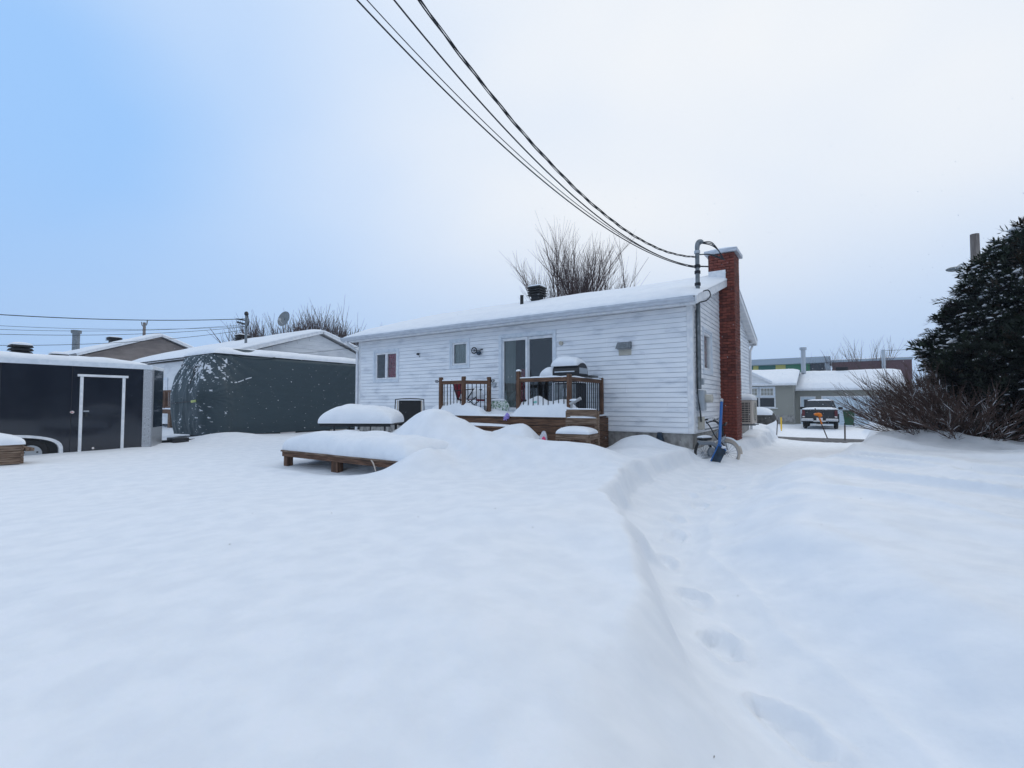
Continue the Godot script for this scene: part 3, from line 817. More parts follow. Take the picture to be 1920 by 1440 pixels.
	hk.ball(Vector3(-10.60, 3.10, HZ0 + 0.05), Vector3(0.055, 0.035, 0.04), 10, 8)
	hk.tube(PackedVector3Array([Vector3(-10.58, 3.09, HZ0 + 0.05), Vector3(-10.55, 3.06, HZ0 + 0.05), Vector3(-10.53, 3.0, HZ0 + 0.03)]), 0.006, 5)
	part(h, "wall_hook", hk, M.black)
	var bw := nb(at)   # basement window well cover
	bw.prism(PackedVector2Array([Vector2(-3.36, 0.55), Vector2(-3.27, 0.97), Vector2(-3.20, 0.97), Vector2(-3.08, 0.55)]), HZ0 + 0.03, HZ0 + 0.12)
	part(h, "window_well", bw, M.blue_dark)
	make_chimney(h, at)

func make_chimney(h: Node3D, at: Vector3) -> void:
	var x0 := HX1
	var x1 := HX1 + 0.395
	var z0 := -13.28
	var z1 := -14.00
	var top := 5.50
	var b := nb(at)
	b.box(Vector3((x0 + x1) / 2.0 - 0.01, top / 2.0, (z0 + z1) / 2.0), Vector3(x1 - x0 - 0.03, top, z0 - z1 - 0.03))
	b.box(Vector3(x0 - 0.12, (4.6 + top) / 2.0, (z0 + z1) / 2.0), Vector3(0.24, top - 4.6, z0 - z1 - 0.03))
	var ch := part(h, "chimney", b, M.mortar)
	var pitch := 0.0745
	var m1 := B.new(); m1.box(Vector3.ZERO, Vector3(0.19, 0.064, 0.05), 0.006)
	var m2 := B.new(); m2.box(Vector3.ZERO, Vector3(0.095, 0.064, 0.05), 0.006)
	var long := m1.mesh()
	var short := m2.mesh()
	rng.seed = 7
	var laid := 0
	var rest := nb(at)
	var rows := int((top - 0.35) / pitch)
	for k in range(rows - 1, -1, -1):
		var y := 0.35 + (k + 0.5) * pitch
		var odd := k % 2
		var xl := x0 - 0.23 if y > 4.72 else x0
		# near face
		var x := x1
		var first := true
		while x > xl + 0.02:
			var ln := 0.095 if first and odd == 1 else 0.19
			first = false
			if x - ln < xl - 0.01: ln = 0.095
			if x - ln < xl - 0.03: break
			laid = lay_brick(ch, rest, Vector3(x - ln / 2.0, y, z0 + rng.randf_range(-0.003, 0.003)), ln, 0.0, long, short, laid, at)
			x -= ln + 0.01
		# outer side face
		var z := z0 - 0.026
		first = true
		while z > z1 + 0.05:
			var ln := 0.095 if first and odd == 0 else 0.19
			first = false
			if z - ln < z1 - 0.01: ln = 0.095
			laid = lay_brick(ch, rest, Vector3(x1 - 0.024 + rng.randf_range(-0.003, 0.003), y, z - ln / 2.0), ln, PI / 2, long, short, laid, at)
			z -= ln + 0.01
	if rest.v.size(): part(ch, "lower_bricks", rest, M.bricks[1], "stuff")
	var cap := nb(at)
	cap.box(Vector3((x0 - 0.24 + x1) / 2.0, top + 0.045, (z0 + z1) / 2.0), Vector3(0.80, 0.10, 0.90), 0.012)
	part(ch, "chimney_cap", cap, M.gutter)
	var sn := nb(at)
	pillow(sn, (x0 - 0.24 + x1) / 2.0, (z0 + z1) / 2.0, top + 0.094, 0.72, 0.82, 0.10, 9.0, 22, 22, 2.2, 0.0)
	part(ch, "snow_cap", sn, M.snow)
	var fl := nb(at)
	fl.box(Vector3(x0 - 0.02, 4.90, z0 + 0.035), Vector3(0.42, 0.30, 0.012), 0.003)
	part(ch, "flashing", fl, M.white)

func lay_brick(ch: Node3D, rest: B, p: Vector3, ln: float, turn: float, long: Mesh, short: Mesh, laid: int, at: Vector3) -> int:
	var bs := Basis(Vector3.UP, turn)
	if laid < 300:
		copy_part(ch, "brick", long if ln > 0.15 else short, M.bricks[rng.randi() % 4], Transform3D(bs, p - at))
	else:
		rest.box(p, Vector3(ln, 0.064, 0.05), 0.006, bs)
	return laid + 1

# ---------------------------------------------------------------- electrics on the house corner
func make_electrics() -> void:
	var at := Vector3(-2.47, 1.0, -10.72)
	var t := thing("service_mast", "grey electric service mast with meter box on the bungalow corner", "mast", at)
	var p := nb(at)
	p.rod(Vector3(-2.47, 1.9, -10.72), Vector3(-2.47, 4.98, -10.72), 0.045, 14)
	part(t, "conduit", p, M.metal_grey)
	var wh := nb(at)
	wh.tube(curve([Vector3(-2.47, 4.93, -10.72), Vector3(-2.46, 5.03, -10.73), Vector3(-2.42, 5.085, -10.75), Vector3(-2.36, 5.07, -10.78)], 4), [0.047, 0.05, 0.052, 0.054, 0.056, 0.058, 0.06, 0.06, 0.058, 0.056, 0.05, 0.04, 0.035], 12)
	part(t, "weatherhead", wh, M.metal_grey)
	for y in [4.86, 4.55, 4.42, 4.16]:
		var c := nb(at)
		c.rod(Vector3(-2.47, y - 0.03, -10.72), Vector3(-2.47, y + 0.03, -10.72), 0.062, 14)
		part(t, "clamp", c, M.galv if y > 4.8 else M.iron)
	var arm := nb(at)
	arm.rod(Vector3(-2.66, 4.585, -10.70), Vector3(-2.25, 4.52, -10.76), 0.016, 6)
	part(t, "bracket", arm, M.iron)
	for k in 3:
		var w := nb(at)
		w.tube(curve([Vector3(-2.37, 5.075 - k * 0.012, -10.775), Vector3(-2.20, 5.06 - k * 0.03, -10.85 - k * 0.02), Vector3(-2.06, 4.85, -10.92), Vector3(-1.98 - k * 0.02, 4.68, -10.95)], 6), 0.011, 5)
		part(t, "drip_wire", w, M.cable)
	var sp := nb(at)
	sp.tube(curve([Vector3(-2.44, 4.80, -10.72), Vector3(-2.25, 4.80, -10.82), Vector3(-2.10, 4.74, -10.90), Vector3(-1.96, 4.66, -10.96)], 6), [0.013, 0.013, 0.013, 0.013, 0.013, 0.013, 0.013, 0.014, 0.018, 0.022, 0.024, 0.024, 0.024, 0.022, 0.02, 0.016, 0.014, 0.012, 0.012], 8)
	part(t, "splice", sp, M.cable)
	var loop := nb(at)
	loop.tube(curve([Vector3(-2.36, 3.95, -10.55), Vector3(-2.24, 3.98, -10.62), Vector3(-2.19, 3.86, -10.60), Vector3(-2.26, 3.74, -10.50), Vector3(-2.42, 3.72, -10.48)], 8), 0.013, 6)
	part(t, "roof_cable", loop, M.cable)
	var mb := nb(at)
	mb.box(Vector3(-2.46, 1.66, -10.86), Vector3(0.15, 0.44, 0.24), 0.012)
	var box := part(t, "meter_box", mb, M.box_grey)
	var me := nb(at)
	me.rod(Vector3(-2.385, 1.70, -10.93), Vector3(-2.25, 1.70, -10.93), 0.088, 20)
	part(box, "meter", me, M.plastic_beige)
	var bb := nb(at)
	bb.box(Vector3(-2.48, 1.17, -10.90), Vector3(0.11, 0.28, 0.15), 0.008)
	part(t, "junction_box", bb, M.plastic_beige)
	var sb := nb(at)
	sb.box(Vector3(-2.47, 2.07, -10.93), Vector3(0.10, 0.14, 0.10), 0.008)
	part(t, "small_box", sb, M.box_grey)
	for k in 3:
		var w := nb(at)
		w.tube(curve([Vector3(-2.50, 3.6 - k * 0.9, -10.64 - k * 0.01), Vector3(-2.50, 2.2, -10.65), Vector3(-2.49, 1.75, -10.68), Vector3(-2.46, 1.42, -10.70 - k * 0.03), Vector3(-2.46, 1.2, -10.76 - 0.03 * k)], 6), 0.010, 5)
		part(t, "wire", w, M.cable)
	# the plug-in lead that runs down to the bicycles
	var l := nb()
	l.tube(curve([Vector3(-2.40, 1.20, -10.98), Vector3(-2.33, 1.10, -11.0), Vector3(-2.20, 0.88, -10.95), Vector3(-2.02, 0.72, -10.8), Vector3(-1.96, 0.55, -10.6)], 8), 0.013, 6)
	tag(part(self, "power_lead", l, M.cable), "black power lead hanging from the junction box to the bicycles", "cable")
	# heat pump behind the chimney
	var ha := Vector3(-2.16, 1.0, -15.0)
	var hp := thing("heat_pump", "beige wall heat pump capped with snow beside the brick chimney", "heat pump", ha)
	solid(hp, "casing", Vector3(0, 0.36, 0), Vector3(0.36, 0.66, 0.92), M.cream, 0.02)
	for k in 11:
		solid(hp, "fin", Vector3(0, 0.10 + k * 0.05, 0.464), Vector3(0.26, 0.026, 0.012), M.black, 0.002)
	for k in 3:
		solid(hp, "grille_bar", Vector3(-0.09 + k * 0.09, 0.35, 0.473), Vector3(0.012, 0.56, 0.008), M.cream, 0.002)
	var fg := B.new()
	for r in [0.08, 0.14, 0.2, 0.26]: fg.ring(Vector3(0.185, 0.36, -0.1), Vector3.RIGHT, r, 0.008, 28, 5)
	part(hp, "fan_grille", fg, M.plastic_beige)
	var fn := B.new()
	fn.rod(Vector3(0.178, 0.36, -0.1), Vector3(0.184, 0.36, -0.1), 0.27, 28)
	part(hp, "fan_opening", fn, M.black)
	for s in [-0.3, 0.3]:
		solid(hp, "bracket", Vector3(-0.06, 0.0, s), Vector3(0.60, 0.035, 0.04), M.metal_grey, 0.004)
	var sn := B.new()
	pillow(sn, 0, 0, 0.685, 0.38, 0.94, 0.16, 4.0, 20, 28, 3.5)
	part(hp, "snow_cap", sn, M.snow)

# ---------------------------------------------------------------- overhead lines
func line_between(a: Vector3, b: Vector3, sag: float, n := 40) -> PackedVector3Array:
	var p := PackedVector3Array()
	for i in n + 1:
		var t := float(i) / n
		p.append(a.lerp(b, t) - Vector3(0, sag * 4.0 * t * (1.0 - t), 0))
	return p

func make_lines() -> void:
	# four service lines from the mast to a pole behind the camera: plan line and height polynomial
	var a := Vector2(-2.5, -10.76)
	var dir := (Vector2(-3.7, -3.05) - a).normalized()
	var defs := [[0.0532, -0.2315, 4.775, 0.0, 0.011, "thick twisted overhead service cable, uppermost of the four above the yard"],
		[0.0415, -0.1643, 4.566, 0.0, 0.0095, "second overhead line below the twisted cable above the yard"],
		[0.0328, -0.147, 4.53, 0.0, 0.0085, "third overhead line, lower one of the close pair above the yard"],
		[0.0338, -0.147, 4.53, 0.035, 0.0055, "thinnest overhead line running along the lowest of the close pair"]]
	for d in defs:
		var pts := PackedVector3Array()
		for i in 90:
			var s := 16.5 * i / 89.0
			var q := a + dir * s
			pts.append(Vector3(q.x + d[3] * minf(s, 1.0), d[2] + d[1] * s + d[0] * s * s, q.y))
		var b := nb()
		if d[4] > 0.01:
			for k in 3:
				var tw := PackedVector3Array()
				for i in 360:
					var s := 16.5 * i / 359.0
					var q := a + dir * s
					var g := s * 4.6 + k * TAU / 3.0
					tw.append(Vector3(q.x + cos(g) * 0.014, d[2] + d[1] * s + d[0] * s * s + sin(g) * 0.014, q.y))
				b.tube(tw, 0.0085 if k else 0.006, 5)
		else:
			b.tube(pts, d[4], 6)
		tag(part(self, "overhead_cable", b, M.cable), d[5], "cable", "service lines to the bungalow")
	# lines to the neighbour's mast
	var mast := Vector3(-21.6, 0, -10.8)
	var far := [[4.72, 5.33, 0.10, 0.016], [4.42, 5.00, 0.16, 0.007], [4.25, 5.08, 0.26, 0.007], [4.10, 4.98, 0.30, 0.009], [3.75, 4.84, 0.45, 0.009]]
	var words := ["topmost thick line", "second line down", "third line down", "fourth line down", "lowest sagging line"]
	for i in far.size():
		var b := nb()
		b.tube(line_between(Vector3(mast.x, far[i][1], mast.z), Vector3(-25.5, far[i][0] + 0.35, 6.0), far[i][2] + 0.55), far[i][3], 5)
		tag(part(self, "overhead_cable", b, M.cable), words[i] + " running from the neighbour's roof mast above the trailer", "cable", "lines to the neighbouring house")
	var g := nb()
	g.tube(line_between(Vector3(-30, 4.6, -14.0), Vector3(-13.5, 3.85, -12.0), 0.25), 0.008, 5)
	tag(part(self, "overhead_cable", g, M.cable), "thin line passing low over the snowy tarpaulin roof", "cable", "lines to the neighbouring house")

# ---------------------------------------------------------------- deck and what stands on it
func deck_snow(x: float, z: float) -> float:
	var h := 0.035 + 0.13 * exp(-pow((z + 8.82) / 0.16, 2.0)) * (1.0 - smooth(-6.95, -6.7, x) * smooth(-5.75, -5.95, x))
	for m in [[-7.9, -8.95, 0.5, 0.28, 0.17], [-7.35, -8.85, 0.4, 0.2, 0.10], [-5.45, -9.05, 0.26, 0.22, 0.26], [-5.1, -8.95, 0.55, 0.28, 0.16], [-4.7, -9.1, 0.25, 0.5, 0.16], [-6.95, -9.4, 0.35, 0.3, 0.10], [-5.75, -8.85, 0.2, 0.2, 0.10]]:
		var e := pow((x - m[0]) / m[2], 2.0) + pow((z - m[1]) / m[3], 2.0)
		h += m[4] * exp(-e)
	h += noise.get_noise_2d(x * 120.0, z * 120.0) * 0.035 + noise.get_noise_2d(x * 320.0, z * 320.0) * 0.014
	var e := minf(minf(x + 8.42, -4.45 - x), minf(-8.62 - z, z + 10.5))
	return maxf(h, 0.015) * pow(clampf(e / 0.07, 0.0, 1.0), 0.5)

func make_deck() -> void:
	var at := Vector3(-6.4, 0, -9.5)
	var t := thing("wooden_deck", "brown wooden deck with snowy railings below the patio door", "deck", at)
	for k in 12:
		var z := -8.70 - k * 0.148
		solid(t, "deck_board", Vector3(-6.44, 1.295, z), Vector3(3.96, 0.034, 0.140), M.wood_x, 0.004, at)
	for k in 5:
		solid(t, "skirt_board", Vector3(-6.44, 1.20 - k * 0.145, -8.612), Vector3(3.94, 0.138, 0.03), M.wood_x, 0.005, at)
		solid(t, "skirt_board", Vector3(-4.452, 1.20 - k * 0.145, -9.55), Vector3(0.03, 0.138, 1.84), M.wood_z, 0.005, at)
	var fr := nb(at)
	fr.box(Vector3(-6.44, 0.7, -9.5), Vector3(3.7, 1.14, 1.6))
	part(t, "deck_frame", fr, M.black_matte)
	solid(t, "corner_trim", Vector3(-4.447, 0.92, -8.59), Vector3(0.07, 0.7, 0.07), M.wood_y, 0.008, at)
	# step in front
	var sp := solid(t, "step", Vector3(-6.75, 1.085, -8.42), Vector3(2.1, 0.05, 0.36), M.wood_x, 0.006, at)
	solid(sp, "riser", Vector3(-6.75, 0.95, -8.27), Vector3(2.06, 0.20, 0.035), M.wood_x, 0.006, at)
	var ssn := nb(at)
	pillow(ssn, -6.75, -8.42, 1.108, 2.0, 0.34, 0.05, 13.0, 60, 14, 4.0, 0.0)
	part(sp, "snow_cap", ssn, M.snow)
	# railings: [posts], rails between
	var posts := [Vector3(-8.05, 0, -8.72), Vector3(-7.38, 0, -8.78), Vector3(-6.93, 0, -9.18), Vector3(-5.80, 0, -8.76), Vector3(-4.56, 0, -8.76), Vector3(-4.56, 0, -10.36)]
	var tops := [2.23, 2.24, 2.23, 2.30, 2.20, 2.19]
	for i in posts.size():
		var pb := nb(at)
		var p: Vector3 = posts[i]
		pb.box(Vector3(p.x, (1.22 + tops[i]) / 2.0, p.z), Vector3(0.09, tops[i] - 1.22, 0.09), 0.014)
		var po := part(t, "railing_post", pb, M.wood_y)
		if i in [1, 2, 3, 5]:
			var sn := nb(at)
			pillow(sn, p.x, p.z, tops[i] - 0.003, 0.085, 0.085, 0.05 if i == 3 else 0.02, i, 10, 10, 2.5)
			part(po, "snow_cap", sn, M.snow)
	for pr in [[0, 1, 6], [1, 2, 5], [3, 4, 9], [4, 5, 14]]:
		var a: Vector3 = posts[pr[0]]
		var b: Vector3 = posts[pr[1]]
		var d := (b - a).normalized()
		var ln := a.distance_to(b) - 0.09
		var mid := (a + b) / 2.0
		var bs := Basis(d, Vector3.UP, d.cross(Vector3.UP))
		var rl := nb(at)
		rl.box(mid + Vector3(0, 2.10, 0), Vector3(ln, 0.085, 0.04), 0.006, bs)
		var rail := part(t, "rail", rl, M.wood_x if absf(d.x) > 0.6 else M.wood_z)
		var lo := nb(at)
		lo.box(mid + Vector3(0, 1.40, 0), Vector3(ln, 0.06, 0.035), 0.006, bs)
		part(t, "bottom_rail", lo, M.wood_x if absf(d.x) > 0.6 else M.wood_z)
		for k in pr[2]:
			var q: Vector3 = a.lerp(b, (k + 1.0) / (pr[2] + 1.0))
			var ba := nb(at)
			ba.rod(q + Vector3(0, 1.40, 0), q + Vector3(0, 2.07, 0), 0.010, 8)
			part(t, "baluster", ba, M.iron)
		var sn := nb(at)
		sn.grid(30, 8, func(u: float, q: float) -> Vector3:
			var w := (q - 0.5) * 0.05
			var hh := 0.026 * (1.0 + noise.get_noise_2d(u * 300.0 + pr[0] * 50.0, 0.0) * 0.6) * sqrt(maxf(0.0, 1.0 - pow(absf(q * 2.0 - 1.0), 3.0)))
			return mid + d * (u - 0.5) * ln + bs.z * w + Vector3(0, 2.142 + hh, 0), true)
		part(rail, "snow_cap", sn, M.snow)
	var sn := nb(at)
	sn.grid(100, 56, func(u: float, q: float) -> Vector3:
		var x := lerpf(-8.42, -4.45, u)
		var z := lerpf(-8.62, -10.47, q)
		return Vector3(x, 1.312 + deck_snow(x, z), z), false)
	part(t, "snow_cap", sn, M.snow)
	# ornaments clipped to the left railing
	for q in [[-8.13, 2.13, -8.70, -1.0], [-6.86, 2.13, -9.18, 1.0]]:
		var o := thing("railing_clip", "small black scroll ornament on the %s post of the short left railing" % ("outer" if q[3] < 0 else "inner"), "ornament", Vector3(q[0], q[1], q[2]), 0.0, "scroll ornaments on the railing")
		var b := B.new()
		b.ring(Vector3(q[3] * 0.03, 0, 0), Vector3(0, 0, 1), 0.03, 0.009, 14, 5)
		b.ring(Vector3(q[3] * 0.075, 0.008, 0), Vector3(0, 0, 1), 0.022, 0.008, 14, 5)
		b.rod(Vector3(q[3] * -0.03, 0, 0), Vector3(q[3] * 0.03, 0, 0), 0.01, 6)
		part(o, "scroll", b, M.black)

func make_deck_things() -> void:
	# barbecue
	var at := Vector3(-4.98, 1.32, -9.62)
	var g := thing("barbecue", "black gas barbecue buried under a dome of snow on the deck", "barbecue", at)
	solid(g, "cabinet", Vector3(0.0, 0.42, 0), Vector3(0.58, 0.62, 0.46), M.black, 0.015)
	for s in [-0.145, 0.145]:
		solid(g, "door", Vector3(s, 0.42, 0.236), Vector3(0.27, 0.56, 0.016), M.metal_grey, 0.005)
		solid(g, "handle", Vector3(s * 0.25, 0.52, 0.255), Vector3(0.02, 0.18, 0.02), M.chrome, 0.004)
	solid(g, "control_panel", Vector3(0, 0.79, 0.22), Vector3(0.66, 0.10, 0.06), M.black, 0.01)
	for k in 4:
		var kb := B.new()
		kb.rod(Vector3(-0.2 + k * 0.13, 0.79, 0.25), Vector3(-0.2 + k * 0.13, 0.79, 0.285), 0.022, 12)
		part(g, "knob", kb, M.chrome)
	solid(g, "firebox", Vector3(0, 0.84, 0), Vector3(0.64, 0.12, 0.46), M.black, 0.01)
	var hd := B.new()
	var prof := PackedVector2Array([Vector2(-0.24, 0.0)])
	for i in 9: prof.append(Vector2(-0.24 * cos(PI * i / 8.0), 0.08 + 0.19 * sin(PI * i / 8.0)))
	prof.append(Vector2(0.24, 0.0))
	hd.prism(prof, -0.32, 0.32, Transform3D(Basis(Vector3(0, 0, 1), Vector3(0, 1, 0), Vector3(-1, 0, 0)), Vector3(0, 0.90, 0)))
	var hood := part(g, "hood", hd, M.black)
	solid(hood, "end_plate", Vector3(0.326, 0.99, 0), Vector3(0.012, 0.13, 0.40), M.galv, 0.004)
	solid(hood, "hood_handle", Vector3(0, 0.97, 0.275), Vector3(0.5, 0.025, 0.025), M.chrome, 0.006)
	solid(g, "side_shelf", Vector3(-0.52, 0.86, 0), Vector3(0.38, 0.03, 0.42), M.black, 0.006)
	solid(g, "side_shelf", Vector3(0.46, 0.86, 0), Vector3(0.26, 0.03, 0.42), M.black, 0.006)
	for s in [-0.26, 0.26]:
		for z in [-0.19, 0.19]: solid(g, "leg", Vector3(s, 0.06, z), Vector3(0.04, 0.14, 0.04), M.black, 0.004)
	var s1 := B.new()
	pillow(s1, -0.04, 0.0, 1.10, 0.66, 0.50, 0.24, 2.0, 34, 26, 2.6)
	part(g, "snow_cap", s1, M.snow)
	var s2 := B.new()
	pillow(s2, -0.48, 0.02, 0.875, 0.36, 0.44, 0.22, 5.0, 26, 22, 2.6)
	part(g, "snow_cap", s2, M.snow)
	# gas hose and small tools hanging at the rail
	var ho := thing("snowy_tool", "grey hand tool crusted with snow on the railing corner post", "tool", Vector3(-4.42, 1.60, -8.72))
	var tb := B.new()
	tb.rod(Vector3(-0.10, -0.02, 0), Vector3(0.14, 0.10, 0), 0.032, 10)
	tb.rod(Vector3(-0.06, -0.01, 0), Vector3(-0.08, -0.12, 0), 0.022, 8)
	part(ho, "tool_head", tb, M.pot)
	var ts := B.new()
	ts.ball(Vector3(0.0, 0.06, 0), Vector3(0.12, 0.03, 0.035), 12, 8)
	part(ho, "snow_cap", ts, M.snow)
	# folding chair
	var ct := Vector3(-7.66, 1.33, -9.40)
	var c := thing("folding_chair", "dark red folding camp chair heaped with snow behind the railing", "chair", ct, 0.25)
	for s in [-0.24, 0.24]:
		var f := B.new()
		f.rod(Vector3(-0.30, 0.02, s), Vector3(0.24, 0.42, s), 0.012, 8)
		f.rod(Vector3(0.28, 0.02, s), Vector3(-0.26, 0.40, s), 0.012, 8)
		f.rod(Vector3(-0.26, 0.36, s), Vector3(-0.42, 0.86, s), 0.012, 8)
		f.rod(Vector3(-0.32, 0.58, s), Vector3(0.20, 0.62, s), 0.014, 8)
		f.rod(Vector3(0.18, 0.62, s), Vector3(0.0, 0.36, s), 0.012, 8)
		part(c, "frame", f, M.black)
	var seat := B.new()
	seat.grid(12, 12, func(u: float, q: float) -> Vector3: return Vector3(lerpf(-0.26, 0.27, u), 0.40 - 0.05 * sin(PI * u) * sin(PI * q), lerpf(0.24, -0.24, q)))
	seat.box(Vector3(0.255, 0.36, 0), Vector3(0.03, 0.08, 0.48), 0.008)
	part(c, "seat", seat, M.maroon)
	var bk := B.new()
	bk.grid(12, 12, func(u: float, q: float) -> Vector3: return Vector3(lerpf(-0.25, -0.42, u) - 0.05 * sin(PI * q), lerpf(0.34, 0.86, u), lerpf(0.24, -0.24, q)))
	part(c, "backrest", bk, M.maroon)
	var cs := B.new()
	pillow(cs, 0.04, 0, 0.37, 0.52, 0.46, 0.26, 6.0, 26, 22, 2.2)
	part(c, "snow_cap", cs, M.snow)
	# bag of soil and flower pot
	var bt := Vector3(-7.0, 1.36, -9.72)
	var bg := thing("soil_bag", "white and green plastic sack slumped against the wall beside the patio door", "bag", bt, 0.35)
	var bb := B.new()
	bb.grid(28, 18, func(u: float, q: float) -> Vector3:
		var a := TAU * u
		var e := PI * (q - 0.5)
		var r := 1.0 + 0.14 * noise.get_noise_3d(cos(a) * 90.0, q * 160.0, sin(a) * 90.0)
		return Vector3(0.24 * signf(cos(a)) * pow(absf(cos(a)), 0.7) * pow(cos(e), 0.6) * r, 0.16 + 0.18 * sin(e) * r, -0.11 * sin(a) * pow(cos(e), 0.5) * r))
	part(bg, "sack", bb, M.bag)
	var bs := B.new()
	pillow(bs, -0.05, 0.0, 0.30, 0.36, 0.20, 0.05, 6.0, 18, 14, 2.2)
	part(bg, "snow_cap", bs, M.snow)
	var pt := thing("flower_pot", "grey tapered flower pot half sunk in the deck snow", "pot", Vector3(-7.02, 1.36, -9.22))
	var pb := B.new()
	pb.rod(Vector3(0, 0, 0), Vector3(0, 0.17, 0), 0.055, 16, 0.085)
	pb.ring(Vector3(0, 0.17, 0), Vector3.UP, 0.085, 0.008, 20, 6)
	part(pt, "pot_wall", pb, M.pot)
	var ps := B.new()
	ps.ball(Vector3(0, 0.17, 0), Vector3(0.08, 0.05, 0.08), 14, 8)
	part(pt, "snow_cap", ps, M.snow)
	var wb := thing("wall_box", "small grey metal box against the wall between railing and patio door", "box", Vector3(-7.78, 1.46, -10.38))
	solid(wb, "case", Vector3(0, 0.13, 0), Vector3(0.20, 0.24, 0.12), M.pot, 0.008)
	solid(wb, "lid", Vector3(0, 0.262, 0), Vector3(0.22, 0.02, 0.14), M.metal_grey, 0.004)
	# lavender glove and toys in the deck snow
	var lv := thing("lavender_cloth", "crumpled pale purple cloth lying at the edge of the deck step", "cloth", Vector3(-5.98, 1.28, -8.56))
	var lb := B.new()
	lb.grid(24, 16, func(u: float, q: float) -> Vector3:
		var a := TAU * u
		var e := PI * (q - 0.5)
		var r := 1.0 + 0.9 * noise.get_noise_3d(cos(a) * 150.0 * cos(e), sin(e) * 150.0, sin(a) * 150.0 * cos(e))
		return Vector3((0.055 * cos(a) * cos(e) + 0.02 * sin(e)) * r, 0.06 * sin(e) * r + 0.025, -0.05 * sin(a) * cos(e) * r))
	lb.rod(Vector3(0.03, 0.05, 0.01), Vector3(0.065, 0.09, 0.02), 0.018, 8, 0.013)
	part(lv, "folds", lb, M.lavender)
	for q in [[-5.68, 1.60, -8.83, "black", M.black, "black"], [-5.40, 1.62, -8.80, "turquoise", M.mint, "turquoise"]]:
		var tt := thing("snow_toy", "small %s plastic toy poking out of the deck snow" % q[3], "toy", Vector3(q[0], 1.312 + deck_snow(q[0], q[2]) - 0.01, q[2]), 0.0, "toys in the deck snow")
		var xb := B.new()
		xb.ball(Vector3(0, 0.01, 0), Vector3(0.045, 0.022, 0.03), 12, 8)
		xb.rod(Vector3(-0.04, 0.015, 0), Vector3(0.04, 0.035, 0.02), 0.012, 6)
		part(tt, "toy_body", xb, q[4])

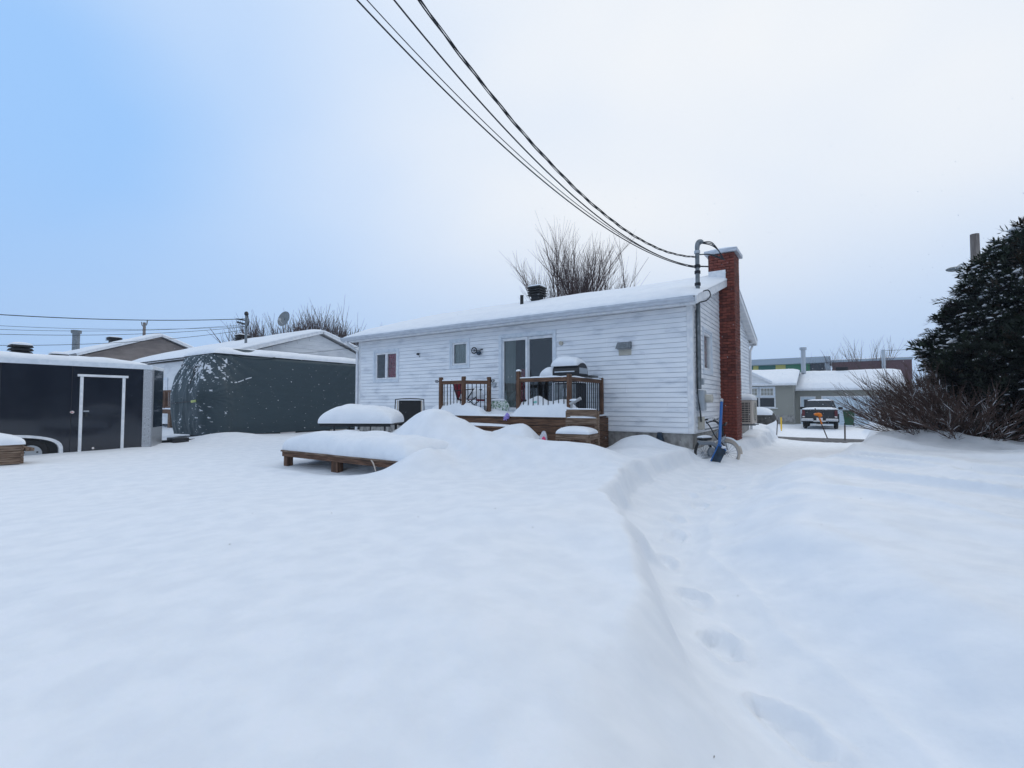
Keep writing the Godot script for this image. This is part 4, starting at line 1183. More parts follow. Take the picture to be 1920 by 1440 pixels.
func make_yard_things() -> void:
	# wooden chair with two-board back in front of the deck corner
	var ct := Vector3(-4.0, 0.70, -8.0)
	var c := thing("garden_bench", "small wooden bench with a two-board back in front of the deck corner", "bench", ct, 0.12)
	for k in 4: solid(c, "seat_board", Vector3(0, 0.335, 0.20 - k * 0.125), Vector3(0.62, 0.03, 0.118), M.old_x, 0.005)
	solid(c, "apron", Vector3(0, 0.29, 0.275), Vector3(0.62, 0.09, 0.03), M.old_x, 0.005)
	for s in [-0.31, 0.31]:
		solid(c, "side_apron", Vector3(s, 0.29, 0.01), Vector3(0.03, 0.088, 0.50), M.old_z, 0.005)
		solid(c, "leg", Vector3(s * 0.93, 0.10, 0.24), Vector3(0.075, 0.40, 0.075), M.old_x, 0.006)
		solid(c, "leg", Vector3(s * 0.93, 0.30, -0.28), Vector3(0.075, 0.90, 0.075), M.old_x, 0.006)
	for y in [0.56, 0.72]:
		var bbd := solid(c, "back_board", Vector3(0, y, -0.235), Vector3(0.60, 0.125, 0.03), M.old_x, 0.006)
		var bsn := B.new()
		pillow(bsn, 0, -0.235, y + 0.061, 0.58, 0.03, 0.022, y * 9.0, 30, 6, 3.0, 0.0)
		part(bbd, "snow_cap", bsn, M.snow)
	var sn := B.new()
	pillow(sn, 0, 0.03, 0.348, 0.64, 0.50, 0.115, 21.0, 34, 28, 3.5)
	part(c, "snow_cap", sn, M.snow)
	# plastic bag with something pink
	var pg := thing("plastic_bag", "clear plastic bag with pink contents beside the small wooden bench", "bag", Vector3(-4.50, 0.86, -7.62))
	var pb := B.new()
	pb.grid(20, 12, func(u: float, q: float) -> Vector3:
		var a := TAU * u
		var e := PI * (q - 0.5)
		var r := 1.0 + 0.5 * noise.get_noise_3d(cos(a) * 80.0, sin(e) * 80.0, sin(a) * 80.0)
		return Vector3(0.075 * cos(a) * cos(e) * r, 0.09 + 0.12 * sin(e) * r, -0.06 * sin(a) * cos(e) * r))
	part(pg, "film", pb, M.film)
	var pk := B.new()
	pk.ball(Vector3(0.02, 0.08, 0.03), Vector3(0.045, 0.06, 0.035), 12, 8)
	part(pg, "contents", pk, M.pink)
	# low bench on the lawn
	var bt := Vector3(-7.2, 0.45, -5.6)
	var b := thing("low_bench", "long low brown timber bench under a thick slab of snow", "bench", bt)
	solid(b, "front_beam", Vector3(-7.2, 0.64, -5.16), Vector3(3.25, 0.10, 0.045), M.wood_x, 0.006, bt)
	for k in 5: solid(b, "top_board", Vector3(-7.2, 0.695, -5.19 - k * 0.18), Vector3(3.26, 0.03, 0.165), M.old_x, 0.005, bt)
	solid(b, "side_beam", Vector3(-8.81, 0.64, -5.6), Vector3(0.045, 0.10, 0.84), M.wood_z, 0.006, bt)
	for q in [[-8.74, -5.22], [-7.28, -5.25], [-5.8, -5.22], [-8.74, -5.95]]:
		solid(b, "leg", Vector3(q[0], 0.44, q[1]), Vector3(0.19 if q[0] > -8.0 else 0.13, 0.34, 0.12), M.wood_y, 0.008, bt)
	var bs := nb(bt)
	pillow(bs, -7.15, -5.70, 0.708, 3.42, 1.14, 0.36, 33.0, 90, 40, 5.0, 0.05)
	part(b, "snow_cap", bs, M.snow)
	var sl := nb(bt)
	sl.tube(curve([Vector3(-6.25, 0.70, -5.13), Vector3(-6.12, 0.64, -5.08), Vector3(-6.04, 0.53, -5.06)], 6), 0.012, 6)
	part(b, "strap", sl, M.cream)
	# metal table with snow
	var tt := Vector3(-8.0, 0.55, -6.35)
	var t := thing("patio_table", "black metal patio table carrying a rounded loaf of snow", "table", tt, 0.55)
	solid(t, "table_top", Vector3(0, 0.645, 0), Vector3(1.42, 0.03, 0.85), M.black, 0.008)
	for s in [-1, 1]:
		solid(t, "top_rail", Vector3(0, 0.612, s * 0.40), Vector3(1.40, 0.035, 0.025), M.black, 0.006)
		for x in [-0.42, 0.58]: solid(t, "leg", Vector3(x, 0.30, s * 0.38), Vector3(0.03, 0.62, 0.03), M.black, 0.004)
	solid(t, "stretcher", Vector3(0.08, 0.50, 0.38), Vector3(1.0, 0.02, 0.02), M.black, 0.004)
	solid(t, "stretcher", Vector3(0.30, 0.56, 0.38), Vector3(0.02, 0.13, 0.02), M.black, 0.004)
	var ts := B.new()
	pillow(ts, 0, 0, 0.658, 1.46, 0.92, 0.36, 41.0, 60, 40, 3.0, 0.06)
	part(t, "snow_cap", ts, M.snow)
	# tubular screen by the wall
	var st := Vector3(-8.75, 0.9, -8.35)
	var s := thing("metal_screen", "black mesh screen in a rounded tubular frame behind the snow heap", "screen", st, 0.50)
	var f := B.new()
	f.tube(curve([Vector3(-0.36, 0.0, 0), Vector3(-0.36, 0.70, 0), Vector3(-0.28, 0.80, 0), Vector3(0.28, 0.80, 0), Vector3(0.36, 0.70, 0), Vector3(0.36, 0.0, 0)], 6), 0.013, 8)
	part(s, "frame", f, M.black)
	solid(s, "panel", Vector3(0.01, 0.46, 0), Vector3(0.56, 0.62, 0.012), M.black_matte, 0.003)
	for x in [-0.30, 0.31]: solid(s, "slat", Vector3(x, 0.46, 0.004), Vector3(0.035, 0.62, 0.014), M.cream, 0.003)
	# raised bed at the left edge
	var pt := Vector3(-13.25, 0.27, -1.72)
	var p := thing("raised_bed", "grey timber raised bed topped with snow at the left edge", "planter", pt)
	for k in 3:
		solid(p, "plank", Vector3(0.32, 0.24 + k * 0.125, 0.0), Vector3(0.045, 0.118, 1.2), M.old_z, 0.006)
		solid(p, "plank", Vector3(-0.32, 0.24 + k * 0.125, 0.0), Vector3(0.045, 0.118, 1.2), M.old_z, 0.006)
		solid(p, "end_plank", Vector3(0, 0.24 + k * 0.125, -0.62), Vector3(0.68, 0.118, 0.045), M.old_x, 0.006)
	solid(p, "ledge", Vector3(0.02, 0.44, -0.72), Vector3(0.70, 0.06, 0.12), M.old_x, 0.006)
	var pn := B.new()
	pillow(pn, 0, -0.03, 0.545, 0.74, 1.26, 0.24, 51.0, 28, 34, 2.6, 0.02)
	part(p, "snow_cap", pn, M.snow)
	# snow shovel
	var sh := thing("snow_shovel", "blue snow shovel standing upright at the bungalow corner", "shovel", Vector3(-1.93, 0.38, -10.08))
	var hb := B.new()
	hb.rod(Vector3(-0.085, 0.36, -0.26), Vector3(-0.15, 1.24, -0.90), 0.030, 12)
	part(sh, "handle", hb, M.blue)
	var gb := B.new()
	gb.rod(Vector3(-0.15, 1.24, -0.90), Vector3(-0.16, 1.30, -0.96), 0.034, 12)
	part(sh, "grip", gb, M.pot)
	# blade corners: socket side, outer side, cutting edge
	var ca := Vector3(-0.10, 0.41, -0.28)
	var cb := Vector3(0.02, 0.27, -0.36)
	var cc := Vector3(-0.10, -0.04, -0.24)
	var cd := Vector3(-0.23, 0.06, -0.16)
	var sheet := func(u: float, q: float) -> Vector3:
		var on: Vector3 = cd.lerp(ca, q).lerp(cc.lerp(cb, q), u)
		return on + Vector3(0.25, 0.1, 0.95).normalized() * (0.05 * (1.0 - pow(u * 2.0 - 1.0, 2.0)) * -1.0 + 0.05 * q * q)
	var bl := B.new()
	bl.grid(14, 14, sheet)
	bl.grid(14, 14, func(u: float, q: float) -> Vector3: return sheet.call(u, q) + Vector3(-0.004, 0, -0.012), true)
	var blade := part(sh, "blade", bl, M.blue_dark)
	var rb := B.new()
	rb.tube(PackedVector3Array(range(12).map(func(i): return sheet.call(0.0, i / 11.0))), 0.013, 6)
	rb.tube(PackedVector3Array(range(12).map(func(i): return sheet.call(i / 11.0, 1.0))), 0.010, 6)
	part(blade, "rim", rb, M.blue)
	var bsn := B.new()
	bsn.ball(sheet.call(0.6, 0.93) + Vector3(0.02, 0.03, 0.0), Vector3(0.05, 0.025, 0.05), 10, 8)
	part(sh, "snow_cap", bsn, M.snow)
	make_bikes()

func wheel(parent: Node, c: Vector3, axis: Vector3, r: float, tyre_m: Material) -> void:
	var b := B.new()
	b.ring(c, axis, r, 0.026, 34, 8)
	var w := part(parent, "tyre", b, tyre_m)
	var rim := B.new()
	rim.ring(c, axis, r - 0.035, 0.012, 34, 6)
	part(w, "rim", rim, M.chrome)
	var sp := B.new()
	var a := (Vector3.UP if absf(axis.y) < 0.9 else Vector3.RIGHT).cross(axis).normalized()
	var d := axis.cross(a)
	for k in 18:
		var g := TAU * k / 18.0
		sp.rod(c + axis * (0.025 if k % 2 else -0.025), c + (a * cos(g) + d * sin(g)) * (r - 0.04), 0.0028, 4)
	sp.rod(c - axis * 0.04, c + axis * 0.04, 0.022, 10)
	part(w, "spokes", sp, M.chrome)

func make_bikes() -> void:
	# grey bicycle, its rear half hard against the foundation
	var at := Vector3(-2.24, 0.33, -10.80)
	var g := thing("bicycle", "grey bicycle leaning on the foundation corner behind the shovel", "bicycle", at, 1.15, "bicycles by the house corner")
	var ax := Vector3(0, 0, 1)
	wheel(g, Vector3(-0.30, 0.24, 0), ax, 0.26, M.rubber)
	var fr := B.new()
	for p in [[Vector3(-0.48, 0.46, 0.03), Vector3(-0.10, 0.44, 0.06), 0.046], [Vector3(-0.10, 0.44, 0.06), Vector3(0.05, 0.36, 0.06), 0.046], [Vector3(0.05, 0.36, 0.06), Vector3(0.34, 0.52, 0.04), 0.042], [Vector3(0.03, 0.30, 0.06), Vector3(0.30, 0.42, 0.04), 0.030], [Vector3(-0.50, 0.10, 0.07), Vector3(-0.12, 0.13, 0.07), 0.046], [Vector3(-0.12, 0.13, 0.07), Vector3(0.06, 0.30, 0.06), 0.046]]:
		fr.rod(p[0], p[1], p[2], 12)
		fr.ball(p[1], Vector3.ONE * p[2], 10, 8)
	part(g, "frame", fr, M.bike_grey)
	var ch := B.new()
	ch.rod(Vector3(-0.12, 0.25, 0.03), Vector3(-0.12, 0.25, 0.075), 0.10, 20)
	part(g, "chain_guard", ch, M.bike_grey)
	var cr := B.new()
	cr.rod(Vector3(-0.12, 0.25, 0.10), Vector3(0.20, 0.27, 0.12), 0.014, 8)
	cr.box(Vector3(0.24, 0.27, 0.15), Vector3(0.10, 0.03, 0.08), 0.008)
	part(g, "crank", cr, M.chrome)
	var sd := B.new()
	sd.box(Vector3(-0.26, 0.53, 0.0), Vector3(0.34, 0.05, 0.14), 0.02)
	part(g, "saddle", sd, M.black)
	var ss := B.new()
	pillow(ss, -0.26, 0.0, 0.553, 0.30, 0.13, 0.05, 3.0, 16, 10, 3.0)
	part(g, "snow_cap", ss, M.snow)
	var hbm := B.new()
	hbm.tube(curve([Vector3(0.10, 0.84, -0.22), Vector3(0.26, 0.88, -0.14), Vector3(0.34, 0.80, 0.0), Vector3(0.26, 0.86, 0.16), Vector3(0.08, 0.80, 0.24)], 6), 0.014, 8)
	hbm.rod(Vector3(0.34, 0.52, 0.02), Vector3(0.34, 0.80, 0.0), 0.018, 8)
	part(g, "handlebar", hbm, M.iron)
	# bicycle with cream tyre and fender
	var bt := Vector3(-2.10, 0.36, -11.30)
	var b := thing("bicycle", "bicycle with cream tyre and snowy mudguard in front of the chimney", "bicycle", bt, -0.25, "bicycles by the house corner")
	wheel(b, Vector3(0.06, 0.16, 0), ax, 0.26, M.cream)
	var fe := B.new()
	fe.ring(Vector3(0.06, 0.16, 0), ax, 0.302, 0.028, 24, 8, PI * 0.85, 0.0, Vector3.UP)
	var fen := part(b, "mudguard", fe, M.cream)
	var fs := B.new()
	fs.ring(Vector3(0.06, 0.175, 0), ax, 0.308, 0.024, 24, 8, PI * 0.6, 0.5, Vector3.UP)
	part(fen, "snow_cap", fs, M.snow)
	var fk := B.new()
	for s in [-0.05, 0.05]:
		fk.rod(Vector3(0.06, 0.16, s), Vector3(-0.08, 0.62, s * 0.8), 0.014, 8)
		fk.rod(Vector3(0.06, 0.16, s), Vector3(0.0, 0.55, s), 0.007, 6)
	fk.rod(Vector3(-0.08, 0.62, 0), Vector3(-0.13, 0.80, 0), 0.022, 8)
	part(b, "fork", fk, M.chrome)
	var hb := B.new()
	hb.tube(curve([Vector3(-0.34, 0.86, -0.28), Vector3(-0.16, 0.92, -0.18), Vector3(-0.10, 0.82, 0.0), Vector3(-0.16, 0.92, 0.18), Vector3(-0.34, 0.86, 0.28)], 6), 0.013, 8)
	part(b, "handlebar", hb, M.chrome)
	for s in [-1, 1]:
		var gp := B.new()
		gp.rod(Vector3(-0.24, 0.89, s * 0.24), Vector3(-0.38, 0.85, s * 0.30), 0.019, 8)
		part(b, "grip", gp, M.black)
	var f2 := B.new()
	f2.rod(Vector3(-0.10, 0.66, 0), Vector3(-0.55, 0.30, 0), 0.02, 8)
	f2.rod(Vector3(-0.12, 0.72, 0), Vector3(-0.66, 0.60, 0), 0.018, 8)
	f2.rod(Vector3(-0.66, 0.66, 0), Vector3(-0.55, 0.28, 0), 0.018, 8)
	part(b, "frame", f2, M.galv)
	var cs := B.new()
	for k in 5: cs.tube(curve([Vector3(-0.16, 0.86, -0.14 + k * 0.07), Vector3(-0.06, 0.74 + 0.03 * (k % 2), -0.06 + k * 0.03), Vector3(-0.12, 0.62, 0.02)], 5), 0.007, 5)
	part(b, "brake_cable", cs, M.black)

# ---------------------------------------------------------------- trailer and covered camper
func make_trailer() -> void:
	var x1 := -15.56
	var x0 := -17.66
	var z1 := -5.30
	var z0 := 0.6
	var yb := 0.30
	var yt := 2.60
	var at := Vector3((x0 + x1) / 2.0, 0.0, -2.2)
	var t := thing("cargo_trailer", "glossy dark navy enclosed cargo trailer with white door frame", "trailer", at)
	var b := nb(at)
	b.prism(PackedVector2Array([Vector2(x1, -z0), Vector2(x1, -z1), Vector2(x1 - 0.80, -z1 + 0.55), Vector2(x0 + 0.80, -z1 + 0.55), Vector2(x0, -z1), Vector2(x0, -z0)]), yb, yt, Transform3D(Basis(Vector3(1, 0, 0), Vector3(0, 0, -1), Vector3(0, 1, 0)), Vector3.ZERO))
	part(t, "body", b, M.trailer)
	# seams between side panels
	for z in [-1.2, -2.42, -3.64]:
		solid(t, "panel_seam", Vector3(x1 + 0.002, (yb + yt) / 2.0, z), Vector3(0.004, yt - yb, 0.012), M.black, 0.0, at)
	# roof rail and snow
	solid(t, "roof_rail", Vector3(x1 + 0.008, yt - 0.02, (z0 + z1) / 2.0), Vector3(0.03, 0.13, z0 - z1), M.pale_trim, 0.008, at)
	var nr := nb(at)
	var dv := Vector3(-0.80, 0, -0.55)
	var bs := Basis(Vector3.UP, atan2(dv.x, dv.z) + PI)
	nr.box(Vector3(x1 - 0.40 + 0.012, yt - 0.03, z1 - 0.275), Vector3(0.025, 0.09, dv.length()), 0.006, bs)
	part(t, "roof_rail", nr, M.pale_trim)
	# diamond plate on the corner and stone guard on the nose
	solid(t, "corner_plate", Vector3(x1 + 0.003, (yb + yt) / 2.0 - 0.02, z1 + 0.10), Vector3(0.008, yt - yb - 0.1, 0.20), M.plate, 0.0, at)
	var sg := nb(at)
	sg.box(Vector3(x1 - 0.40 + 0.006, 0.62, z1 - 0.275), Vector3(0.012, 0.62, dv.length() - 0.02), 0.0, bs)
	sg.box(Vector3(x1 - 0.04, 1.42, z1 - 0.04), Vector3(0.012, 2.2, 0.10), 0.0, bs)
	part(t, "stone_guard", sg, M.plate)
	for k in 5:
		for j in 2:
			var rv := nb(at)
			rv.rod(Vector3(x1 + 0.006, 0.52 + k * 0.16 + j * 0.06, z1 + 0.05 + j * 0.09), Vector3(x1 + 0.013, 0.52 + k * 0.16 + j * 0.06, z1 + 0.05 + j * 0.09), 0.009, 8)
			part(t, "rivet", rv, M.iron)
	# door
	var dz0 := -3.79
	var dz1 := -4.70
	var d := nb(at)
	for z in [dz0 - 0.03, dz1 + 0.03]: d.box(Vector3(x1 + 0.015, 1.26, z), Vector3(0.03, 2.0, 0.065), 0.006)
	part(t, "door_frame", d, M.white)
	solid(t, "door_header", Vector3(x1 + 0.025, 2.29, (dz0 + dz1) / 2.0), Vector3(0.06, 0.06, 1.02), M.white, 0.008, at)
	var dr := solid(t, "door", Vector3(x1 + 0.006, 1.26, (dz0 + dz1) / 2.0), Vector3(0.014, 1.96, 0.78), M.trailer, 0.003, at)
	solid(dr, "latch", Vector3(x1 + 0.03, 1.40, dz0 - 0.13), Vector3(0.03, 0.035, 0.11), M.galv, 0.006, at)
	solid(dr, "lock", Vector3(x1 + 0.03, 1.31, dz0 - 0.13), Vector3(0.03, 0.11, 0.06), M.black, 0.006, at)
	var stk := nb(at)
	stk.grid(20, 2, func(u: float, q: float) -> Vector3: return Vector3(x1 + 0.004, 1.38 + 0.032 * q * sin(TAU * u), -3.66 + 0.042 * q * cos(TAU * u)), false)
	var sk := part(t, "oval_sticker", stk, M.sticker)
	var sk2 := nb(at)
	sk2.box(Vector3(x1 + 0.006, 1.38, -3.66), Vector3(0.002, 0.016, 0.05))
	part(sk, "print", sk2, M.red)
	solid(t, "side_marker", Vector3(x1 + 0.012, 0.47, -4.08), Vector3(0.02, 0.05, 0.045), M.sticker, 0.006, at)
	# wheels under a round fender
	for wz in [-2.95, -2.02]:
		var ty := nb(at)
		ty.ring(Vector3(x1 - 0.05, 0.42, wz), Vector3.RIGHT, 0.265, 0.09, 36, 10)
		var w := part(t, "wheel", ty, M.rubber)
		var ri := nb(at)
		ri.rod(Vector3(x1 - 0.06, 0.42, wz), Vector3(x1 + 0.022, 0.42, wz), 0.20, 24)
		part(w, "rim", ri, M.galv)
		for k in 5:
			var sp := nb(at)
			sp.box(Vector3(x1 + 0.022, 0.42 + 0.12 * cos(k * TAU / 5), wz + 0.12 * sin(k * TAU / 5)), Vector3(0.010, 0.035, 0.035), 0.004)
			part(w, "rim_slot", sp, M.black)
	var fe := nb(at)
	var prof := PackedVector2Array()
	for i in 25:
		var g := PI * i / 24.0
		prof.append(Vector2(-2.48 + 1.02 * cos(g), 0.40 + 0.48 * pow(sin(g), 0.55)))
	for i in 25:
		var g := PI * (24 - i) / 24.0
		prof.append(Vector2(-2.48 + 0.95 * cos(g), 0.40 + 0.42 * pow(sin(g), 0.55)))
	fe.prism(prof, x1, x1 + 0.10, Transform3D(Basis(Vector3(0, 0, 1), Vector3(0, 1, 0), Vector3(1, 0, 0)), Vector3.ZERO))
	part(t, "fender", fe, M.white)
	var wl := nb(at)
	var pr2 := PackedVector2Array()
	for i in 25:
		var g := PI * i / 24.0
		pr2.append(Vector2(-2.48 + 0.94 * cos(g), 0.40 + 0.41 * pow(sin(g), 0.55)))
	wl.prism(pr2, x1 + 0.002, x1 + 0.005, Transform3D(Basis(Vector3(0, 0, 1), Vector3(0, 1, 0), Vector3(1, 0, 0)), Vector3.ZERO))
	part(t, "wheel_arch", wl, M.black_matte)
	# tongue
	var tg := nb(at)
	tg.box(Vector3(x1 - 0.9, 0.45, z1 - 1.2), Vector3(0.10, 0.12, 1.3), 0.01)
	tg.box(Vector3(x1 - 0.75, 0.50, z1 - 0.95), Vector3(0.5, 0.16, 0.4), 0.01)
	part(t, "tongue", tg, M.black)
	var sn := nb(at)
	pillow(sn, (x0 + x1) / 2.0, (z0 + z1) / 2.0, yt - 0.01, x1 - x0 - 0.02, z0 - z1 + 0.04, 0.20, 61.0, 34, 60, 6.0, 0.0)
	part(t, "snow_cap", sn, M.snow)
	for q in [[-2.95, 0.42, 3], [-3.62, 0.36, 2]]:
		louvre_vent(t, Vector3(-16.9, yt + 0.10, q[0]) if q[2] == 3 else Vector3(-16.7, yt + 0.0, q[0]), q[1], q[2], at)

func tarp_point(u: float, q: float) -> Vector3:
	# u runs along the cover: 0 far end of the long side, then round the near end; q runs from hem to roof
	var x1 := -17.30
	var x0 := -19.80
	var zn := -7.62
	var zf := -15.2
	var r := 0.32
	var la := (zn - r) - zf
	var lb := PI / 2.0 * r
	var lc := (x1 - r) - (x0 + r)
	var s := u * (la + lb * 2.0 + lc + 2.0)
	var p := Vector2.ZERO
	var nn := Vector2.ZERO
	if s < la:
		p = Vector2(x1, zf + s); nn = Vector2(1, 0)
	elif s < la + lb:
		var g := (s - la) / r
		nn = Vector2(cos(g), sin(g)); p = Vector2(x1 - r, zn - r) + nn * r
	elif s < la + lb + lc:
		p = Vector2(x1 - r - (s - la - lb), zn); nn = Vector2(0, 1)
	elif s < la + lb * 2.0 + lc:
		var g := PI / 2.0 + (s - la - lb - lc) / r
		nn = Vector2(cos(g), sin(g)); p = Vector2(x0 + r, zn - r) + nn * r
	else:
		p = Vector2(x0, zn - r - (s - la - lb * 2.0 - lc)); nn = Vector2(-1, 0)
	var endness := smooth(la - 0.9, la + lb, s)
	var y := lerpf(0.52, 3.40, q)
	var out := 0.0
	# slack belly of the near end and the tension folds that radiate from the strap and the roof corner
	out += endness * (0.30 * smooth(1.0, 0.45, q) + 0.05 * sin(PI * q))
	var ds := s - (la + 0.2)
	var fan := atan2(q * 2.9 - 1.25, ds - 0.15)
	var rad := Vector2(ds - 0.15, q * 2.9 - 1.25).length()
	out += 0.010 * sin(fan * 17.0 + 7.0 * noise.get_noise_2d(s * 60.0, q * 130.0)) * exp(-rad * 1.1)
	var fan2 := atan2(q * 2.9 - 3.0, ds - 0.3)
	var rad2 := Vector2(ds - 0.3, q * 2.9 - 3.0).length()
	out += 0.024 * sin(fan2 * 26.0) * exp(-rad2 * 0.9)
	out += endness * 0.06 * (0.5 - absf(noise.get_noise_2d(s * 70.0 + 60.0 * q, q * 45.0)) * 2.0) + endness * 0.04 * noise.get_noise_2d(s * 170.0 - 60.0 * q, q * 35.0) + endness * 0.02 * noise.get_noise_2d(s * 400.0, q * 60.0)
	out += 0.018 * noise.get_noise_2d(s * 45.0 + 10.0, q * 70.0) + 0.05 * noise.get_noise_2d(s * 10.0, q * 22.0 + 40.0)
	# folds towards the far top corner
	var fs := s - 2.3
	out += 0.012 * sin((fs * 0.8 + q * 2.9) * 16.0) * exp(-pow(fs / 1.3, 2.0)) * smooth(0.35, 0.9, q)
	out -= 0.25 * pow(smooth(0.90, 1.0, q), 2.0)
	y -= 0.05 * pow(smooth(0.95, 1.0, q), 2.0)
	out -= 0.05 * smooth(0.12, 0.0, q)
	y += 0.04 * noise.get_noise_2d(s * 30.0, 7.0) * smooth(0.2, 0.0, q)
	return Vector3(p.x + nn.x * out, y, p.y + nn.y * out)

func tarp_image() -> ImageTexture:
	var w := 1024
	var h := 512
	var im := Image.create(w, h, false, Image.FORMAT_RGB8)
	var n1 := FastNoiseLite.new()
	n1.seed = 77; n1.frequency = 0.01; n1.fractal_octaves = 4
	var base := Color(0.036, 0.058, 0.070)
	var la := 7.26
	var total := 7.26 + PI * 0.32 + 1.86 + 2.0
	for j in h:
		for i in w:
			var s := float(i) / w * total
			var q := 1.0 - float(j) / h
			q = float(j) / h
			var y := q * 2.9
			var weave := n1.get_noise_2d(i * 1.3, j * 4.0) * 0.10 + n1.get_noise_2d(i * 9.0, j * 9.0) * 0.10
			var c := base * (1.0 + weave)
			var ds := s - (la + 0.25)
			# snow stuck to the crumpled upper end, in streaks that fan from the knot of the strap
			var lean := i * 3.4 + j * 1.1 * (1.0 if ds > 0.7 else -0.6)
			var streak := 1.1 * n1.get_noise_2d(lean * 1.5, j * 1.3) + 0.8 * n1.get_noise_2d(i * 11.0 + 50.0, j * 6.0)
			var mask := exp(-pow((ds - 0.55) / 0.85, 2.0)) * exp(-pow((y - 2.15) / 0.60, 2.0))
			var far := exp(-pow((ds - 1.9) / 0.6, 2.0)) * exp(-pow((y - 2.1) / 0.7, 2.0)) * 0.75
			var low := exp(-pow((ds - 0.3) / 0.6, 2.0)) * exp(-pow((y - 0.65) / 0.5, 2.0)) * 0.42
			var low2 := exp(-pow((ds - 1.7) / 0.4, 2.0)) * exp(-pow((y - 0.4) / 0.35, 2.0)) * 0.5
			var most := maxf(maxf(mask, far), maxf(low, low2))
			var v := -1.0 if most < 0.10 else streak * 0.80 - 0.12 + maxf(maxf(mask, far), maxf(low, low2)) * 0.72
			# one thin snow line hanging on a fold of the long side
			var ln := absf(y - (2.05 - 0.25 * exp(-pow((ds + 0.55) / 0.5, 2.0)))) 
			if ln < 0.018 and ds > -1.2 and ds < -0.05 and n1.get_noise_2d(i * 6.0, 3.0) > -0.05: v = 1.0
			var k := smooth(0.50, 0.62, v)
			c = c.lerp(Color(0.74, 0.77, 0.82), k * 0.9)
			im.set_pixel(i, j, c.linear_to_srgb())
	return ImageTexture.create_from_image(im)

func make_camper() -> void:
	var at := Vector3(-18.5, 0.4, -11.0)
	var t := thing("covered_camper", "camper wrapped in a dark grey-green tarpaulin with snow on top", "camper", at)
	var tm := StandardMaterial3D.new()
	tm.albedo_texture = tarp_image()
	tm.roughness = 0.62
	tm.texture_repeat = false
	tm.normal_enabled = true
	tm.normal_texture = tex(0.05, [], 256, 3, 71, true, 2.0)
	tm.normal_scale = 0.25
	var b := nb(at)
	b.grid(420, 130, func(u: float, q: float) -> Vector3: return tarp_point(u, q))
	b.grid(2, 2, func(u: float, q: float) -> Vector3: return Vector3(lerpf(-17.6, -19.5, u), 3.33, lerpf(-15.2, -7.9, q)), true)
	part(t, "tarpaulin", b, tm)
	# what shows of the camper below the hem
	solid(t, "floor_frame", Vector3(-18.55, 0.48, -11.4), Vector3(2.2, 0.22, 7.0), M.black, 0.01, at)
	solid(t, "skirt_panel", Vector3(-17.40, 0.47, -10.35), Vector3(0.03, 0.10, 0.60), M.sticker, 0.004, at)
	solid(t, "skirt_panel", Vector3(-17.42, 0.46, -12.6), Vector3(0.03, 0.10, 0.8), M.cream, 0.004, at)
	# straps
	var s1 := nb(at)
	s1.tube(PackedVector3Array(range(24).map(func(i): return tarp_point(lerpf(0.655, 0.83, i / 23.0), 0.40 - 0.03 * i / 23.0) + Vector3(0.012, 0, 0.018))), 0.013, 5)
	var st := part(t, "strap", s1, M.black)
	var bk := nb(at)
	var bp := tarp_point(0.640, 0.40)
	bk.box(bp + Vector3(0.03, 0.0, 0.02), Vector3(0.03, 0.075, 0.30), 0.006, Basis(Vector3.UP, 0.35) * Basis(Vector3.RIGHT, 0.15))
	part(st, "buckle_pad", bk, M.lime)
	var s2 := nb(at)
	s2.tube(PackedVector3Array(range(24).map(func(i): return tarp_point(lerpf(0.668, 0.80, i / 23.0), 0.825 - 0.03 * sin(i / 4.0)) + Vector3(0.012, 0, 0.018))), 0.011, 5)
	s2.tube(PackedVector3Array(range(10).map(func(i): return tarp_point(0.69 + 0.004 * sin(i), lerpf(0.82, 0.60, i / 9.0)) + Vector3(0.012, 0, 0.018))), 0.014, 5)
	part(t, "strap", s2, M.black)
	var sn := nb(at)
	sn.grid(40, 90, func(u: float, q: float) -> Vector3:
		var a := u * 2.0 - 1.0
		a = signf(a) * (1.0 - pow(1.0 - absf(a), 1.7))
		var c := q * 2.0 - 1.0
		c = signf(c) * (1.0 - pow(1.0 - absf(c), 2.2))
		var x := -18.55 + a * 1.20
		var z := lerpf(-15.3, -7.66, (c + 1.0) / 2.0)
		var e := pow(maxf(0.0, (1.0 - pow(absf(a), 5.0)) * (1.0 - pow(absf(c), 9.0))), 0.45)
		var dip := 0.20 * exp(-pow((z + 8.75) / 0.5, 2.0)) * smooth(-18.3, -17.5, x)
		var y := 3.30 + e * (0.30 - dip + 0.05 * noise.get_noise_2d(x * 50.0, z * 50.0) + 0.05 * exp(-pow((z + 8.4) / 0.9, 2.0)))
		return Vector3(x + 0.03 * noise.get_noise_2d(z * 90.0, 4.0), y, z))
	part(t, "snow_cap", sn, M.snow)
	var fd := nb(at)
	fd.grid(24, 10, func(u: float, q: float) -> Vector3:
		var z := lerpf(-9.75, -8.25, u)
		return Vector3(lerpf(-17.28, -17.75, q), lerpf(3.28, 3.49, q) + 0.06 * sin(PI * u) * q + 0.04 * noise.get_noise_2d(z * 80.0, q * 60.0) - 0.10 * sin(PI * u) * (1.0 - q), z), true)
	part(t, "tarpaulin_fold", fd, mat(Color(0.036, 0.058, 0.070), 0.6))

